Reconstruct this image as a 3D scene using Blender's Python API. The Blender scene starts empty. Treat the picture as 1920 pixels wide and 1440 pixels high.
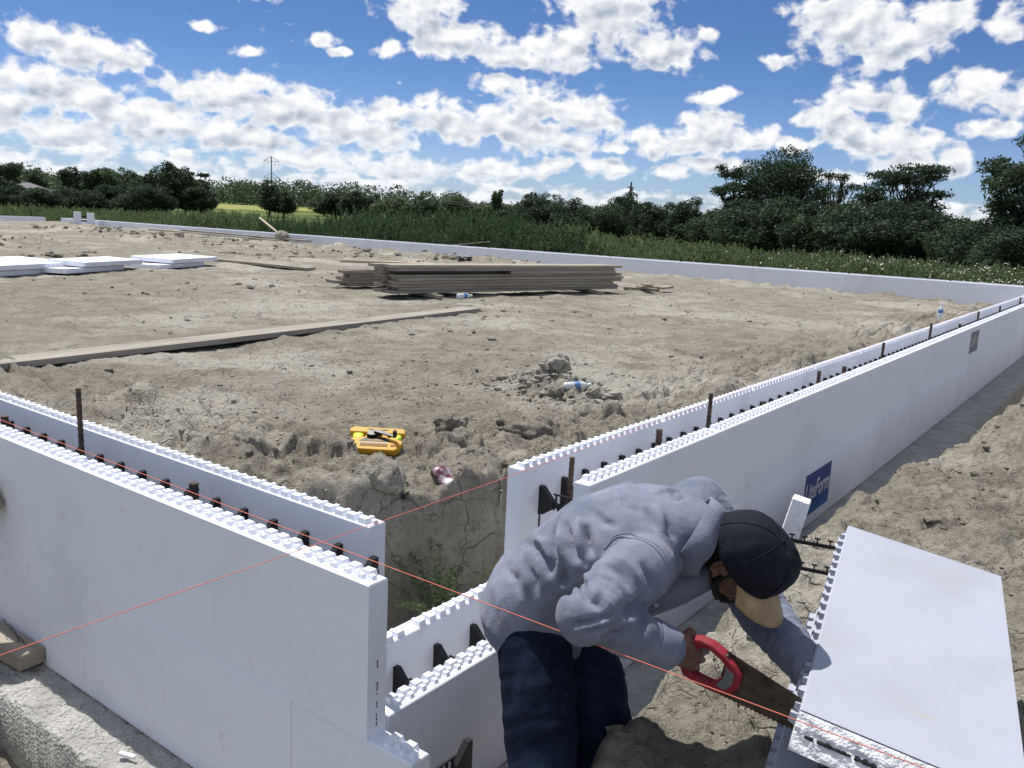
import bpy, bmesh, math, random
import numpy as np
from mathutils import Vector, Matrix

SC = bpy.context.scene
COL = SC.collection
RAD = math.radians
random.seed(7)
rng = np.random.default_rng(11)

# ------------------------------------------------------------------ camera, sky, sun, exposure
CAM_POS = np.array([1.5631, -1.4950, 1.8603])
cam_r = Vector((0.80133644, 0.59642279, 0.04625761))
cam_u = Vector((-0.14783636, 0.12251327, 0.98139437))
cam_f = Vector((-0.5796588, 0.79326563, -0.18634732))
cd = bpy.data.cameras.new('camera')
cam = bpy.data.objects.new('camera', cd)
COL.objects.link(cam)
cam.matrix_world = Matrix(((cam_r.x, cam_u.x, -cam_f.x, CAM_POS[0]),
                           (cam_r.y, cam_u.y, -cam_f.y, CAM_POS[1]),
                           (cam_r.z, cam_u.z, -cam_f.z, CAM_POS[2]),
                           (0, 0, 0, 1)))
cd.sensor_width = 36.0
cd.lens = 36.0 * 1606.0 / 1920.0
cd.clip_start = 0.05
cd.clip_end = 9000
SC.camera = cam

SUN_EL = RAD(65)
SUN_DIR = Vector((-0.985 * math.cos(SUN_EL), 0.172 * math.cos(SUN_EL), math.sin(SUN_EL))).normalized()
sun = bpy.data.lights.new('sun', 'SUN')
sun.energy = 4.4
sun.angle = RAD(0.53)
sun.color = (1.0, 0.955, 0.89)
so = bpy.data.objects.new('sun', sun)
COL.objects.link(so)
so.rotation_euler = SUN_DIR.to_track_quat('Z', 'Y').to_euler()

SC.view_settings.view_transform = 'Standard'
SC.view_settings.look = 'None'
SC.view_settings.gamma = 1.0
SC.view_settings.use_curve_mapping = False
SC.view_settings.exposure = 0.34
SC.cycles.max_bounces = 6
SC.cycles.diffuse_bounces = 4
SC.cycles.transparent_max_bounces = 8

W = bpy.data.worlds.new('World')
SC.world = W
W.use_nodes = True


class NT:
    """tiny helper for writing node trees"""
    def __init__(s, nt):
        s.nt = nt
        s.n = nt.nodes
        s.l = nt.links

    def node(s, t, **k):
        n = s.n.new(t)
        for a, b in k.items():
            setattr(n, a, b)
        return n

    def put(s, sock, v):
        if hasattr(v, 'links') or isinstance(v, bpy.types.NodeSocket):
            s.l.new(v, sock)
        else:
            sock.default_value = v

    def math(s, op, a, b=0.0, c=None, clamp=False):
        n = s.node('ShaderNodeMath', operation=op, use_clamp=clamp)
        s.put(n.inputs[0], a)
        s.put(n.inputs[1], b)
        if c is not None:
            s.put(n.inputs[2], c)
        return n.outputs[0]

    def vec(s, op, a, b=None, c=None):
        n = s.node('ShaderNodeVectorMath', operation=op)
        s.put(n.inputs[0], a)
        if b is not None:
            s.put(n.inputs[1], b)
        if c is not None:
            s.put(n.inputs[2], c)
        return n.outputs['Value'] if op in ('LENGTH', 'DOT_PRODUCT') else n.outputs[0]

    def comb(s, x, y, z=0.0):
        n = s.node('ShaderNodeCombineXYZ')
        for i, v in enumerate((x, y, z)):
            s.put(n.inputs[i], v)
        return n.outputs[0]

    def sep(s, v):
        n = s.node('ShaderNodeSeparateXYZ')
        s.l.new(v, n.inputs[0])
        return n.outputs

    def noise(s, v, scale, detail=4.0, rough=0.55, dist=0.0, dim='3D'):
        n = s.node('ShaderNodeTexNoise', noise_dimensions=dim)
        if v is not None:
            s.l.new(v, n.inputs['Vector'])
        n.inputs['Scale'].default_value = scale
        n.inputs['Detail'].default_value = detail
        n.inputs['Roughness'].default_value = rough
        n.inputs['Distortion'].default_value = dist
        return n.outputs['Fac']

    def voro(s, v, scale, feature='F1', rnd=1.0):
        n = s.node('ShaderNodeTexVoronoi', feature=feature)
        if v is not None:
            s.l.new(v, n.inputs['Vector'])
        n.inputs['Scale'].default_value = scale
        n.inputs['Randomness'].default_value = rnd
        return n.outputs['Distance']

    def sstep(s, v, a, b, x=0.0, y=1.0):
        n = s.node('ShaderNodeMapRange', interpolation_type='SMOOTHSTEP')
        s.put(n.inputs[0], v)
        n.inputs[1].default_value = a
        n.inputs[2].default_value = b
        n.inputs[3].default_value = x
        n.inputs[4].default_value = y
        return n.outputs[0]

    def lin(s, v, a, b, x=0.0, y=1.0):
        n = s.node('ShaderNodeMapRange')
        s.put(n.inputs[0], v)
        n.inputs[1].default_value = a
        n.inputs[2].default_value = b
        n.inputs[3].default_value = x
        n.inputs[4].default_value = y
        return n.outputs[0]

    def mix(s, f, a, b, mode='MIX'):
        n = s.node('ShaderNodeMix', data_type='RGBA', blend_type=mode)
        s.put(n.inputs[0], f)
        for i, v in ((6, a), (7, b)):
            if isinstance(v, tuple):
                v = v + (1.0,) if len(v) == 3 else v
            s.put(n.inputs[i], v)
        return n.outputs[2]


# clouds: azimuth (clockwise from +Y), elevation, half widths, all in degrees of sky
CLOUDS = [(-42.9, 12.6, 2.32, 1.33), (-40.9, 11.1, 3.19, 1.27), (-37.1, 10.2, 2.7, 0.93), (-34.1, 10.6, 2.69, 1.23), (-30.9, 12.6, 2.97, 1.83), (-27.9, 10.9, 2.62, 1.27), (-31.6, 13.6, 3.62, 1.17), (-33.3, 11.3, 2.01, 1.06), (-44.9, 10.1, 0.86, 0.49), (-16.6, 12.1, 3.05, 1.75), (-13.9, 11.4, 2.53, 1.13), (-11.9, 12.3, 2.04, 1.23), (-14.7, 10.3, 1.3, 0.81), (-18.2, 13.1, 2.08, 0.85), (-8.4, 11.9, 0.98, 0.91), (-20.8, 10.2, 0.94, 0.51), (-24.7, 11.6, 0.77, 0.51), (-24.4, 8.1, 1.46, 0.5), (-64.7, 9.0, 1.6, 0.88), (-62.6, 8.4, 2.37, 1.18), (-60.8, 8.3, 2.0, 0.8), (-59.8, 8.0, 1.3, 0.47), (-55.8, 10.5, 0.6, 0.38), (-53.5, 9.3, 0.99, 0.36), (-49.1, 10.3, 0.9, 0.45), (-48.0, 9.8, 0.72, 0.27), (-65.1, 6.5, 2.42, 1.18), (-62.7, 5.8, 2.82, 1.16), (-66.2, 5.0, 1.58, 1.42), (-60.3, 5.2, 2.48, 0.95), (-56.9, 6.9, 1.88, 0.72), (-54.5, 6.7, 2.89, 1.1), (-53.2, 7.5, 1.57, 0.67), (-51.0, 6.2, 3.75, 1.31), (-47.8, 5.5, 3.5, 1.34), (-44.5, 6.4, 1.28, 0.9), (-45.1, 4.9, 2.37, 0.78), (-58.5, 4.7, 3.63, 1.28), (-63.1, 3.8, 3.69, 1.01), (-54.5, 4.5, 3.81, 1.06), (-41.8, 6.6, 1.56, 1.09), (-40.7, 5.6, 2.12, 1.04), (-37.7, 8.5, 1.77, 0.63), (-35.6, 7.2, 2.39, 1.28), (-37.6, 6.1, 2.81, 1.17), (-32.7, 7.0, 2.44, 1.28), (-31.1, 6.5, 1.42, 0.77), (-35.2, 5.4, 3.26, 0.98), (-33.3, 5.1, 2.05, 0.66), (-28.2, 5.4, 1.41, 0.97), (-24.1, 6.5, 1.95, 1.14), (-25.3, 5.4, 3.11, 0.9), (-21.6, 5.7, 1.97, 0.63), (-19.5, 5.5, 1.56, 0.5), (-30.4, 5.0, 0.82, 0.39), (-15.5, 8.3, 2.1, 1.01), (-17.2, 7.4, 1.66, 1.09), (-18.1, 7.0, 1.22, 0.68), (-13.0, 7.4, 1.28, 0.94), (-9.6, 8.6, 2.07, 1.02), (-7.9, 7.9, 1.3, 0.68), (-14.6, 5.7, 2.67, 1.09), (-12.2, 5.7, 1.27, 0.9), (-15.9, 6.4, 1.49, 0.79), (-8.6, 6.5, 1.73, 0.52), (-10.3, 4.7, 1.15, 0.89), (-12.6, 4.5, 1.99, 0.67), (-30.6, 3.7, 1.88, 0.66), (-34.1, 3.7, 1.55, 0.47), (-50.4, 3.2, 3.97, 0.84), (-44.0, 3.0, 3.77, 0.8), (-37.8, 3.2, 2.77, 0.67), (-23.9, 4.1, 2.44, 0.65), (-26.5, 3.7, 1.5, 0.46), (-18.7, 3.6, 1.55, 0.51), (-16.2, 3.5, 1.51, 0.44)]


def build_sky():
    t = NT(W.node_tree)
    t.n.clear()
    out = t.node('ShaderNodeOutputWorld')
    bg = t.node('ShaderNodeBackground')
    t.l.new(bg.outputs[0], out.inputs[0])
    bg.inputs[1].default_value = SKY_STRENGTH
    sky = t.node('ShaderNodeTexSky', sky_type='NISHITA', sun_disc=False)
    sky.sun_elevation = SUN_EL
    sky.sun_rotation = math.atan2(SUN_DIR.x, SUN_DIR.y)
    sky.altitude = 200
    sky.air_density = 1.0
    sky.dust_density = 0.6
    sky.ozone_density = 2.0
    tc = t.node('ShaderNodeTexCoord').outputs['Generated']
    x, y, z = t.sep(tc)
    az = t.math('MULTIPLY', t.math('ARCTAN2', x, y), 57.2958)
    el = t.math('MULTIPLY', t.math('ARCSINE', z), 57.2958)
    p = t.comb(az, el)
    # clouds placed one by one (each soft ellipse is one heap of a cumulus)
    wn = t.node('ShaderNodeTexNoise')
    t.l.new(p, wn.inputs['Vector'])
    wn.inputs['Scale'].default_value = 0.55
    wn.inputs['Detail'].default_value = 2.0
    warp = t.vec('MULTIPLY', t.vec('SUBTRACT', wn.outputs['Color'], (0.5, 0.5, 0.5)), (1.5, 0.9, 0.0))
    pw = t.vec('ADD', p, warp)
    def heaps(pv):
        d = None
        for (a, e, rx, ry) in CLOUDS:
            q = t.vec('MULTIPLY_ADD', pv, (1 / (rx * 1.12), 1 / (ry * 1.12), 0.0), (-a / (rx * 1.12), -e / (ry * 1.12), 0.0))
            L = t.vec('LENGTH', q)
            d = L if d is None else t.math('SMOOTH_MIN', d, L, 0.22)
        return d
    d = heaps(pw)
    dup_ = heaps(t.vec('ADD', pw, (-0.35, 0.80, 0.0)))
    under = t.math('SUBTRACT', d, dup_)            # > 0 where there is more cloud above than here
    F = t.math('SUBTRACT', 1.0, d)
    # the rest of the sky: scattered fair-weather heaps on a flat layer, thickening to the horizon
    zc = t.math('MAXIMUM', z, 0.02)
    flat = t.comb(t.math('DIVIDE', x, zc), t.math('DIVIDE', y, zc))
    gen = t.lin(t.noise(flat, 0.55, 3.0, 0.5), 0.31, 0.68, -0.75, 0.75)
    hz = t.noise(t.vec('MULTIPLY', p, (0.22, 0.80, 0.0)), 1.0, 4.0, 0.6)
    hz2 = t.noise(t.vec('MULTIPLY', t.vec('ADD', p, (-0.2, 0.45, 0.0)), (0.22, 0.80, 0.0)), 1.0, 4.0, 0.6)
    hbias = t.lin(el, 0.3, 4.8, 0.62, -0.60)
    side = t.lin(az, -46.0, -26.0, 0.12, -0.16)
    low = t.math('ADD', t.math('ADD', t.lin(hz, 0.3, 0.7, -0.5, 0.5), hbias), side)
    inview = t.math('MULTIPLY', t.sstep(t.math('ABSOLUTE', t.math('ADD', az, 37.0)), 33.0, 40.0, 1.0, 0.0),
                    t.sstep(el, 15.0, 18.0, 1.0, 0.0))
    G = t.math('SUBTRACT', gen, t.math('MULTIPLY', inview, 3.0))
    F = t.math('MAXIMUM', F, t.math('MAXIMUM', G, low))
    pn = t.vec('MULTIPLY', p, (1.0, 1.30, 0.0))
    n1 = t.noise(pn, 0.85, 7.0, 0.52, 0.25)
    billow = t.voro(t.vec('ADD', pn, t.vec('SCALE', warp)), 1.25, 'SMOOTH_F1')
    dens = t.math('ADD', F, t.math('MULTIPLY', t.math('SUBTRACT', n1, 0.5), 2.1))
    dens = t.math('SUBTRACT', dens, t.math('MULTIPLY', t.math('SUBTRACT', billow, 0.35), 0.35))
    alpha = t.sstep(dens, -0.14, 0.46)
    off = (-0.30, 0.48, 0.0)
    s1 = t.noise(pn, 0.75, 4.0, 0.42, 0.2)
    s2 = t.noise(t.vec('ADD', pn, off), 0.75, 4.0, 0.42, 0.2)
    relief = t.math('MULTIPLY', t.math('SUBTRACT', s1, s2), 1.5)
    broad = t.noise(t.vec('ADD', pn, (3.0, 9.0, 0.0)), 0.42, 3.0, 0.5)
    core = t.math('MULTIPLY', t.sstep(dens, 0.30, 1.10), t.sstep(broad, 0.36, 0.60))
    lit = t.math('ADD', t.math('SUBTRACT', 0.97, t.math('MULTIPLY', core, 0.26)), relief)
    hi = t.math('GREATER_THAN', t.math('SUBTRACT', 1.0, d), low)
    und = t.math('ADD', t.math('MULTIPLY', hi, t.sstep(under, -0.70, 0.30)), t.math('MULTIPLY', t.math('SUBTRACT', 1.0, hi), t.sstep(t.math('SUBTRACT', hz2, hz), -0.10, 0.14)))
    und = t.math('ADD', und, t.math('MULTIPLY', t.math('SUBTRACT', n1, 0.5), -0.6))
    lit = t.math('SUBTRACT', lit, t.math('MULTIPLY', t.math('MAXIMUM', und, 0.0), t.math('MULTIPLY', t.sstep(dens, 0.05, 0.70), 0.66)))
    ramp = t.node('ShaderNodeValToRGB')
    cr = ramp.color_ramp
    cr.elements[0].position = 0.0
    cr.elements[0].color = (0.40, 0.46, 0.56, 1)
    cr.elements[1].position = 1.0
    cr.elements[1].color = (1.0, 1.0, 1.0, 1)
    e2 = cr.elements.new(0.45)
    e2.color = (0.66, 0.70, 0.77, 1)
    t.l.new(lit, ramp.inputs[0])
    # far clouds take on the pale blue of the air in front of them
    air = t.sstep(el, 0.0, 6.0, 0.35, 0.0)
    ccol = t.mix(air, ramp.outputs[0], (0.66, 0.76, 0.90))
    ccol = t.vec('SCALE', ccol)
    ccol.node.inputs['Scale'].default_value = 0.82 / SKY_STRENGTH
    skyc = t.mix(1.0, sky.outputs[0], t.mix(t.sstep(el, -1.0, 12.0), (0.60, 0.72, 1.04), (0.325, 0.455, 0.69)), 'MULTIPLY')
    a2 = t.math('MULTIPLY', alpha, t.sstep(el, -0.5, 0.3))
    t.l.new(t.mix(a2, skyc, ccol), bg.inputs[0])
    W.cycles.sampling_method = 'MANUAL'
    W.cycles.sample_map_resolution = 512


SKY_STRENGTH = 0.10
build_sky()


# ------------------------------------------------------------------ object helpers
def tag(o, label=None, cat=None, group=None, kind=None):
    if label:
        o['label'] = label
    if cat:
        o['category'] = cat
    if group:
        o['group'] = group
    if kind:
        o['kind'] = kind
    return o


def link(name, me, parent=None, mat=None, loc=None, rot=None):
    o = bpy.data.objects.new(name, me)
    COL.objects.link(o)
    if mat is not None and me is not None and not me.materials:
        me.materials.append(mat)
    if parent is not None:
        o.parent = parent
    if loc is not None:
        o.location = loc
    if rot is not None:
        o.rotation_euler = rot
    return o


def empty(name, loc=(0, 0, 0), rot=None):
    return link(name, None, loc=loc, rot=rot)


def mesh_np(name, verts, faces, mat=None, smooth=False):
    """faces: (n,3) or (n,4) int array"""
    verts = np.asarray(verts, dtype=np.float32)
    faces = np.asarray(faces, dtype=np.int32)
    me = bpy.data.meshes.new(name)
    k = faces.shape[1]
    me.vertices.add(len(verts))
    me.vertices.foreach_set('co', verts.ravel())
    me.loops.add(faces.size)
    me.loops.foreach_set('vertex_index', faces.ravel())
    me.polygons.add(len(faces))
    me.polygons.foreach_set('loop_start', np.arange(0, faces.size, k, dtype=np.int32))
    me.polygons.foreach_set('loop_total', np.full(len(faces), k, dtype=np.int32))
    me.polygons.foreach_set('use_smooth', np.full(len(faces), smooth, dtype=bool))
    me.update(calc_edges=True)
    me.validate()
    if mat is not None:
        me.materials.append(mat)
    return me


class MB:
    """collects polygons, then becomes one mesh"""
    def __init__(s):
        s.v = []
        s.f = []

    def add(s, vs, fs):
        o = len(s.v)
        s.v.extend([tuple(map(float, a)) for a in vs])
        s.f.extend([tuple(i + o for i in f) for f in fs])

    def box(s, x0, x1, y0, y1, z0, z1, top=0.0, bottom=True):
        """box; top > 0 draws the upper face in by that much (soft moulded edge)"""
        k = top
        vs = [(x0, y0, z0), (x1, y0, z0), (x1, y1, z0), (x0, y1, z0),
              (x0 + k, y0 + k, z1), (x1 - k, y0 + k, z1), (x1 - k, y1 - k, z1), (x0 + k, y1 - k, z1)]
        fs = [(4, 5, 6, 7), (0, 1, 5, 4), (1, 2, 6, 5), (2, 3, 7, 6), (3, 0, 4, 7)]
        if bottom:
            fs.append((3, 2, 1, 0))
        s.add(vs, fs)

    def prism(s, pts, h0, h1, axis='z'):
        """extrude 2-D polygon between h0 and h1 along an axis"""
        def m(a, b, h):
            return {'z': (a, b, h), 'y': (a, h, b), 'x': (h, a, b)}[axis]
        n = len(pts)
        vs = [m(a, b, h0) for a, b in pts] + [m(a, b, h1) for a, b in pts]
        fs = [tuple(range(n))[::-1], tuple(range(n, 2 * n))]
        fs += [(i, (i + 1) % n, n + (i + 1) % n, n + i) for i in range(n)]
        s.add(vs, fs)

    def tube(s, pts, rad, n=8, cap=True):
        pts = [Vector(p) for p in pts]
        rs = rad if isinstance(rad, (list, tuple)) else [rad] * len(pts)
        base = len(s.v)
        up = Vector((0, 0, 1))
        d0 = (pts[1] - pts[0]).normalized()
        if abs(d0.dot(up)) > 0.95:
            up = Vector((1, 0, 0))
        a = d0.cross(up).normalized()
        for i, p in enumerate(pts):
            d = (pts[min(i + 1, len(pts) - 1)] - pts[max(i - 1, 0)]).normalized()
            a = (a - d * a.dot(d)).normalized()
            b = d.cross(a)
            for j in range(n):
                t = 2 * math.pi * j / n
                s.v.append(tuple(p + (a * math.cos(t) + b * math.sin(t)) * rs[i]))
        for i in range(len(pts) - 1):
            for j in range(n):
                s.f.append((base + i * n + j, base + i * n + (j + 1) % n, base + (i + 1) * n + (j + 1) % n, base + (i + 1) * n + j))
        if cap:
            s.f.append(tuple(base + j for j in range(n))[::-1])
            s.f.append(tuple(base + (len(pts) - 1) * n + j for j in range(n)))

    def lathe(s, prof, n=16, c=(0, 0, 0), cap=True):
        base = len(s.v)
        for (r, z) in prof:
            for j in range(n):
                t = 2 * math.pi * j / n
                s.v.append((c[0] + r * math.cos(t), c[1] + r * math.sin(t), c[2] + z))
        for i in range(len(prof) - 1):
            for j in range(n):
                s.f.append((base + i * n + j, base + i * n + (j + 1) % n, base + (i + 1) * n + (j + 1) % n, base + (i + 1) * n + j))
        if cap:
            s.f.append(tuple(base + j for j in range(n))[::-1])
            s.f.append(tuple(base + (len(prof) - 1) * n + j for j in range(n)))

    def mesh(s, name, mat=None, smooth=False, recalc=True):
        me = bpy.data.meshes.new(name)
        me.from_pydata(s.v, [], s.f)
        if recalc:
            bm = bmesh.new()
            bm.from_mesh(me)
            bmesh.ops.recalc_face_normals(bm, faces=bm.faces)
            bm.to_mesh(me)
            bm.free()
        if smooth:
            me.polygons.foreach_set('use_smooth', np.ones(len(me.polygons), dtype=bool))
        if mat is not None:
            me.materials.append(mat)
        return me


def bevelled(me, w, seg=1):
    bm = bmesh.new()
    bm.from_mesh(me)
    bmesh.ops.bevel(bm, geom=list(bm.edges), offset=w, segments=seg, affect='EDGES', profile=0.5)
    bm.to_mesh(me)
    bm.free()
    return me


# value noise in numpy -------------------------------------------------------
_perm = np.random.default_rng(3).permutation(512)
_gt = np.random.default_rng(4).uniform(0, 2 * np.pi, 512)
_gx, _gy = np.cos(_gt), np.sin(_gt)


def perlin(x, y, seed=0):
    xi = np.floor(x).astype(np.int64)
    yi = np.floor(y).astype(np.int64)
    xf = x - xi
    yf = y - yi
    u = xf * xf * xf * (xf * (xf * 6 - 15) + 10)
    v = yf * yf * yf * (yf * (yf * 6 - 15) + 10)

    def g(ix, iy, dx, dy):
        h = _perm[(_perm[(ix + seed * 57) & 511] + iy) & 511]
        return _gx[h] * dx + _gy[h] * dy
    a = g(xi, yi, xf, yf)
    b = g(xi + 1, yi, xf - 1, yf)
    c = g(xi, yi + 1, xf, yf - 1)
    d = g(xi + 1, yi + 1, xf - 1, yf - 1)
    return (a + u * (b - a)) * (1 - v) + (c + u * (d - c)) * v * 1.0


def fbm(x, y, oct=5, lac=2.07, gain=0.5, seed=0, ridge=False, billow=False):
    s = 0.0
    a = 1.0
    for i in range(oct):
        n = perlin(x, y, seed + i)
        if ridge:
            n = 0.5 - np.abs(n) * 1.6
        if billow:
            n = np.abs(n) * 1.6 - 0.3
        s = s + a * n
        a *= gain
        x = x * lac + 13.1
        y = y * lac - 7.7
    return s


def cells(x, y, seed=0):
    """worley: F1, F2 distances"""
    xi = np.floor(x).astype(np.int64)
    yi = np.floor(y).astype(np.int64)
    f1 = np.full(x.shape, 9.0)
    f2 = np.full(x.shape, 9.0)
    hid = np.zeros(x.shape, dtype=np.int64)
    for dx in (-1, 0, 1):
        for dy in (-1, 0, 1):
            h = _perm[(_perm[(xi + dx + seed * 31) & 511] + yi + dy) & 511]
            h2 = _perm[(h + 101) & 511]
            px = xi + dx + h / 512.0
            py = yi + dy + h2 / 512.0
            r = np.hypot(px - x, py - y)
            m = r < f1
            f2 = np.where(m, f1, np.minimum(f2, r))
            hid = np.where(m, h, hid)
            f1 = np.where(m, r, f1)
    return f1, f2, hid / 512.0


def ss(a, b, x):
    t = np.clip((x - a) / (b - a), 0, 1)
    return t * t * (3 - 2 * t)


# ------------------------------------------------------------------ materials
def material(name, col=(0.5, 0.5, 0.5), rough=0.6, spec=0.3, metal=0.0):
    m = bpy.data.materials.new(name)
    m.use_nodes = True
    t = NT(m.node_tree)
    b = t.n['Principled BSDF']
    b.inputs['Base Color'].default_value = (*col, 1)
    b.inputs['Roughness'].default_value = rough
    b.inputs['Specular IOR Level'].default_value = spec
    b.inputs['Metallic'].default_value = metal
    return m, t, b


def bump(t, b, h, strength=0.5, dist=0.01):
    n = t.node('ShaderNodeBump')
    n.inputs['Strength'].default_value = strength
    n.inputs['Distance'].default_value = dist
    t.l.new(h, n.inputs['Height'])
    t.l.new(n.outputs[0], b.inputs['Normal'])


def obj_coord(t):
    return t.node('ShaderNodeTexCoord').outputs['Object']


def pos(t):
    return t.node('ShaderNodeNewGeometry').outputs['Position']


MAT = {}


def make_materials():
    # moulded white foam: faint beads, dusty smudges, scuffs
    m, t, b = material('foam', (0.8, 0.81, 0.83), 0.75, 0.2)
    P = pos(t)
    big = t.noise(P, 1.7, 4, 0.55)
    sm = t.noise(P, 9.0, 5, 0.65)
    scuff = t.noise(t.vec('MULTIPLY', P, (40.0, 40.0, 7.0)), 1.0, 3, 0.6)
    c = t.mix(t.sstep(big, 0.45, 0.78), (0.81, 0.84, 0.91), (0.735, 0.76, 0.815))
    c = t.mix(t.math('MULTIPLY', t.sstep(sm, 0.60, 0.74), 0.50), c, (0.60, 0.585, 0.55))
    c = t.mix(t.math('MULTIPLY', t.sstep(scuff, 0.70, 0.80), 0.35), c, (0.5, 0.5, 0.5))
    rnd = t.node('ShaderNodeObjectInfo').outputs['Random']
    c = t.mix(t.math('MULTIPLY', rnd, 0.10), c, (0.58, 0.60, 0.64))
    t.l.new(c, b.inputs['Base Color'])
    bead = t.voro(P, 240.0)
    hgt = t.math('ADD', t.math('MULTIPLY', bead, 0.25), t.math('MULTIPLY', t.noise(P, 5.0, 3, 0.5), 1.2))
    bump(t, b, hgt, 0.22, 0.006)
    MAT['foam'] = m
    # the cut faces of foam: torn beads, greyer
    m, t, b = material('foam_cut', (0.74, 0.75, 0.77), 0.85, 0.15)
    P = pos(t)
    c = t.mix(t.sstep(t.noise(P, 30.0, 4, 0.6), 0.42, 0.68), (0.82, 0.83, 0.86), (0.68, 0.69, 0.72))
    t.l.new(c, b.inputs['Base Color'])
    bump(t, b, t.math('ADD', t.voro(P, 160.0), t.noise(P, 60.0, 4)), 0.45, 0.005)
    MAT['foam_cut'] = m
    # foam that has lain in the dirt
    m, t, b = material('foam_dusty', (0.76, 0.77, 0.8), 0.75, 0.2)
    P = obj_coord(t)
    sm = t.noise(P, 3.0, 5, 0.6)
    st = t.noise(t.vec('MULTIPLY', P, (4.0, 22.0, 7.0)), 1.0, 3, 0.6)
    fine = t.noise(P, 45.0, 3, 0.7)
    c = t.mix(t.sstep(sm, 0.4, 0.75), (0.385, 0.41, 0.48), (0.35, 0.37, 0.42))
    c = t.mix(t.math('MULTIPLY', t.sstep(st, 0.69, 0.74), 0.45), c, (0.42, 0.35, 0.27))
    c = t.mix(t.math('MULTIPLY', t.sstep(fine, 0.66, 0.74), 0.45), c, (0.45, 0.44, 0.42))
    t.l.new(c, b.inputs['Base Color'])
    hgt = t.math('ADD', t.math('MULTIPLY', t.voro(P, 240.0), 0.3), t.math('MULTIPLY', t.noise(P, 5.0, 2, 0.5), 0.5))
    bump(t, b, hgt, 0.22, 0.006)
    MAT['foam_dusty'] = m
    m, t, b = material('black_plastic', (0.012, 0.012, 0.013), 0.42, 0.4)
    MAT['plastic'] = m
    # rusty deformed bar
    m, t, b = material('rusty_steel', (0.1, 0.06, 0.045), 0.8, 0.3)
    P = pos(t)
    c = t.mix(t.sstep(t.noise(P, 26.0, 4, 0.6), 0.35, 0.65), (0.045, 0.038, 0.034), (0.115, 0.070, 0.052))
    t.l.new(c, b.inputs['Base Color'])
    bump(t, b, t.noise(P, 300.0, 2), 0.5, 0.002)
    MAT['rust'] = m
    # concrete footing
    m, t, b = material('concrete', (0.4, 0.39, 0.37), 0.9, 0.2)
    P = pos(t)
    n = t.noise(P, 5.0, 6, 0.62)
    c = t.mix(t.sstep(n, 0.3, 0.7), (0.36, 0.355, 0.335), (0.52, 0.515, 0.49))
    c = t.mix(t.math('MULTIPLY', t.sstep(t.noise(P, 55.0, 4, 0.7), 0.55, 0.75), 0.5), c, (0.21, 0.20, 0.185))
    t.l.new(c, b.inputs['Base Color'])
    hgt = t.math('ADD', t.noise(P, 38.0, 6, 0.7), t.math('MULTIPLY', t.voro(P, 70.0), 0.7))
    bump(t, b, hgt, 0.9, 0.02)
    MAT['concrete'] = m
    # boards, grey with weather; grain runs along local X
    for nm, c1, c2, c3 in (('wood', (0.30, 0.262, 0.205), (0.41, 0.365, 0.295), (0.18, 0.152, 0.118)),
                           ('wood_grey', (0.25, 0.225, 0.19), (0.36, 0.33, 0.285), (0.15, 0.13, 0.11)),
                           ('wood_pale', (0.48, 0.40, 0.29), (0.58, 0.50, 0.38), (0.33, 0.26, 0.17))):
        m, t, b = material(nm, c1, 0.85, 0.15)
        P = obj_coord(t)
        rnd = t.node('ShaderNodeObjectInfo').outputs['Random']
        Pr = t.vec('ADD', P, t.comb(t.math('MULTIPLY', rnd, 40.0), t.math('MULTIPLY', rnd, 13.0), 0.0))
        g = t.noise(t.vec('MULTIPLY', Pr, (1.2, 26.0, 26.0)), 1.0, 5, 0.6, 0.4)
        l = t.noise(t.vec('MULTIPLY', Pr, (0.8, 3.0, 3.0)), 1.0, 3, 0.5)
        c = t.mix(t.sstep(g, 0.32, 0.68), c1, c2)
        c = t.mix(t.math('MULTIPLY', t.sstep(l, 0.5, 0.72), 0.7), c, c3)
        c = t.mix(t.math('MULTIPLY', rnd, 0.45), c, c3)
        t.l.new(c, b.inputs['Base Color'])
        bump(t, b, g, 0.5, 0.004)
        MAT[nm] = m

    # dried clay ground and green field
    def soil(t, P):
        warp = t.vec('SCALE', t.vec('SUBTRACT', t.node('ShaderNodeTexNoise').outputs['Color'], (0.5, 0.5, 0.5)))
        nz = warp.node.inputs[0].links[0].from_node.inputs[0].links[0].from_node
        t.l.new(P, nz.inputs['Vector'])
        nz.inputs['Scale'].default_value = 4.0
        nz.inputs['Detail'].default_value = 4.0
        warp.node.inputs['Scale'].default_value = 0.30
        Pw = t.vec('ADD', P, warp)
        patch = t.noise(P, 0.55, 5, 0.6)
        mid = t.noise(P, 3.1, 6, 0.65)
        fine = t.noise(P, 34.0, 6, 0.7)
        grit = t.noise(P, 150.0, 3, 0.7)
        wid = t.math('ADD', t.math('MULTIPLY', t.sstep(t.noise(P, 4.0, 3, 0.6), 0.36, 0.66), 1.5), 0.12)
        ck = t.math('DIVIDE', t.voro(Pw, 6.5, 'DISTANCE_TO_EDGE'), wid)
        ck2 = t.math('DIVIDE', t.voro(Pw, 2.3, 'DISTANCE_TO_EDGE'), wid)
        crust = t.sstep(patch, 0.47, 0.64)
        where = t.math('MULTIPLY', t.sstep(t.noise(P, 0.9, 4, 0.65), 0.50, 0.64), 0.85)
        crack = t.math('MULTIPLY', t.sstep(ck, 0.0, 0.034, 1.0, 0.0), where)
        crack2 = t.math('MULTIPLY', t.sstep(ck2, 0.0, 0.014, 1.0, 0.0), t.sstep(patch, 0.44, 0.56))
        cr = t.math('MAXIMUM', crack, crack2)
        c = t.mix(t.sstep(mid, 0.32, 0.68), (0.226, 0.207, 0.166), (0.340, 0.315, 0.260))
        c = t.mix(t.math('MULTIPLY', crust, 0.75), c, (0.475, 0.456, 0.395))
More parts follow.
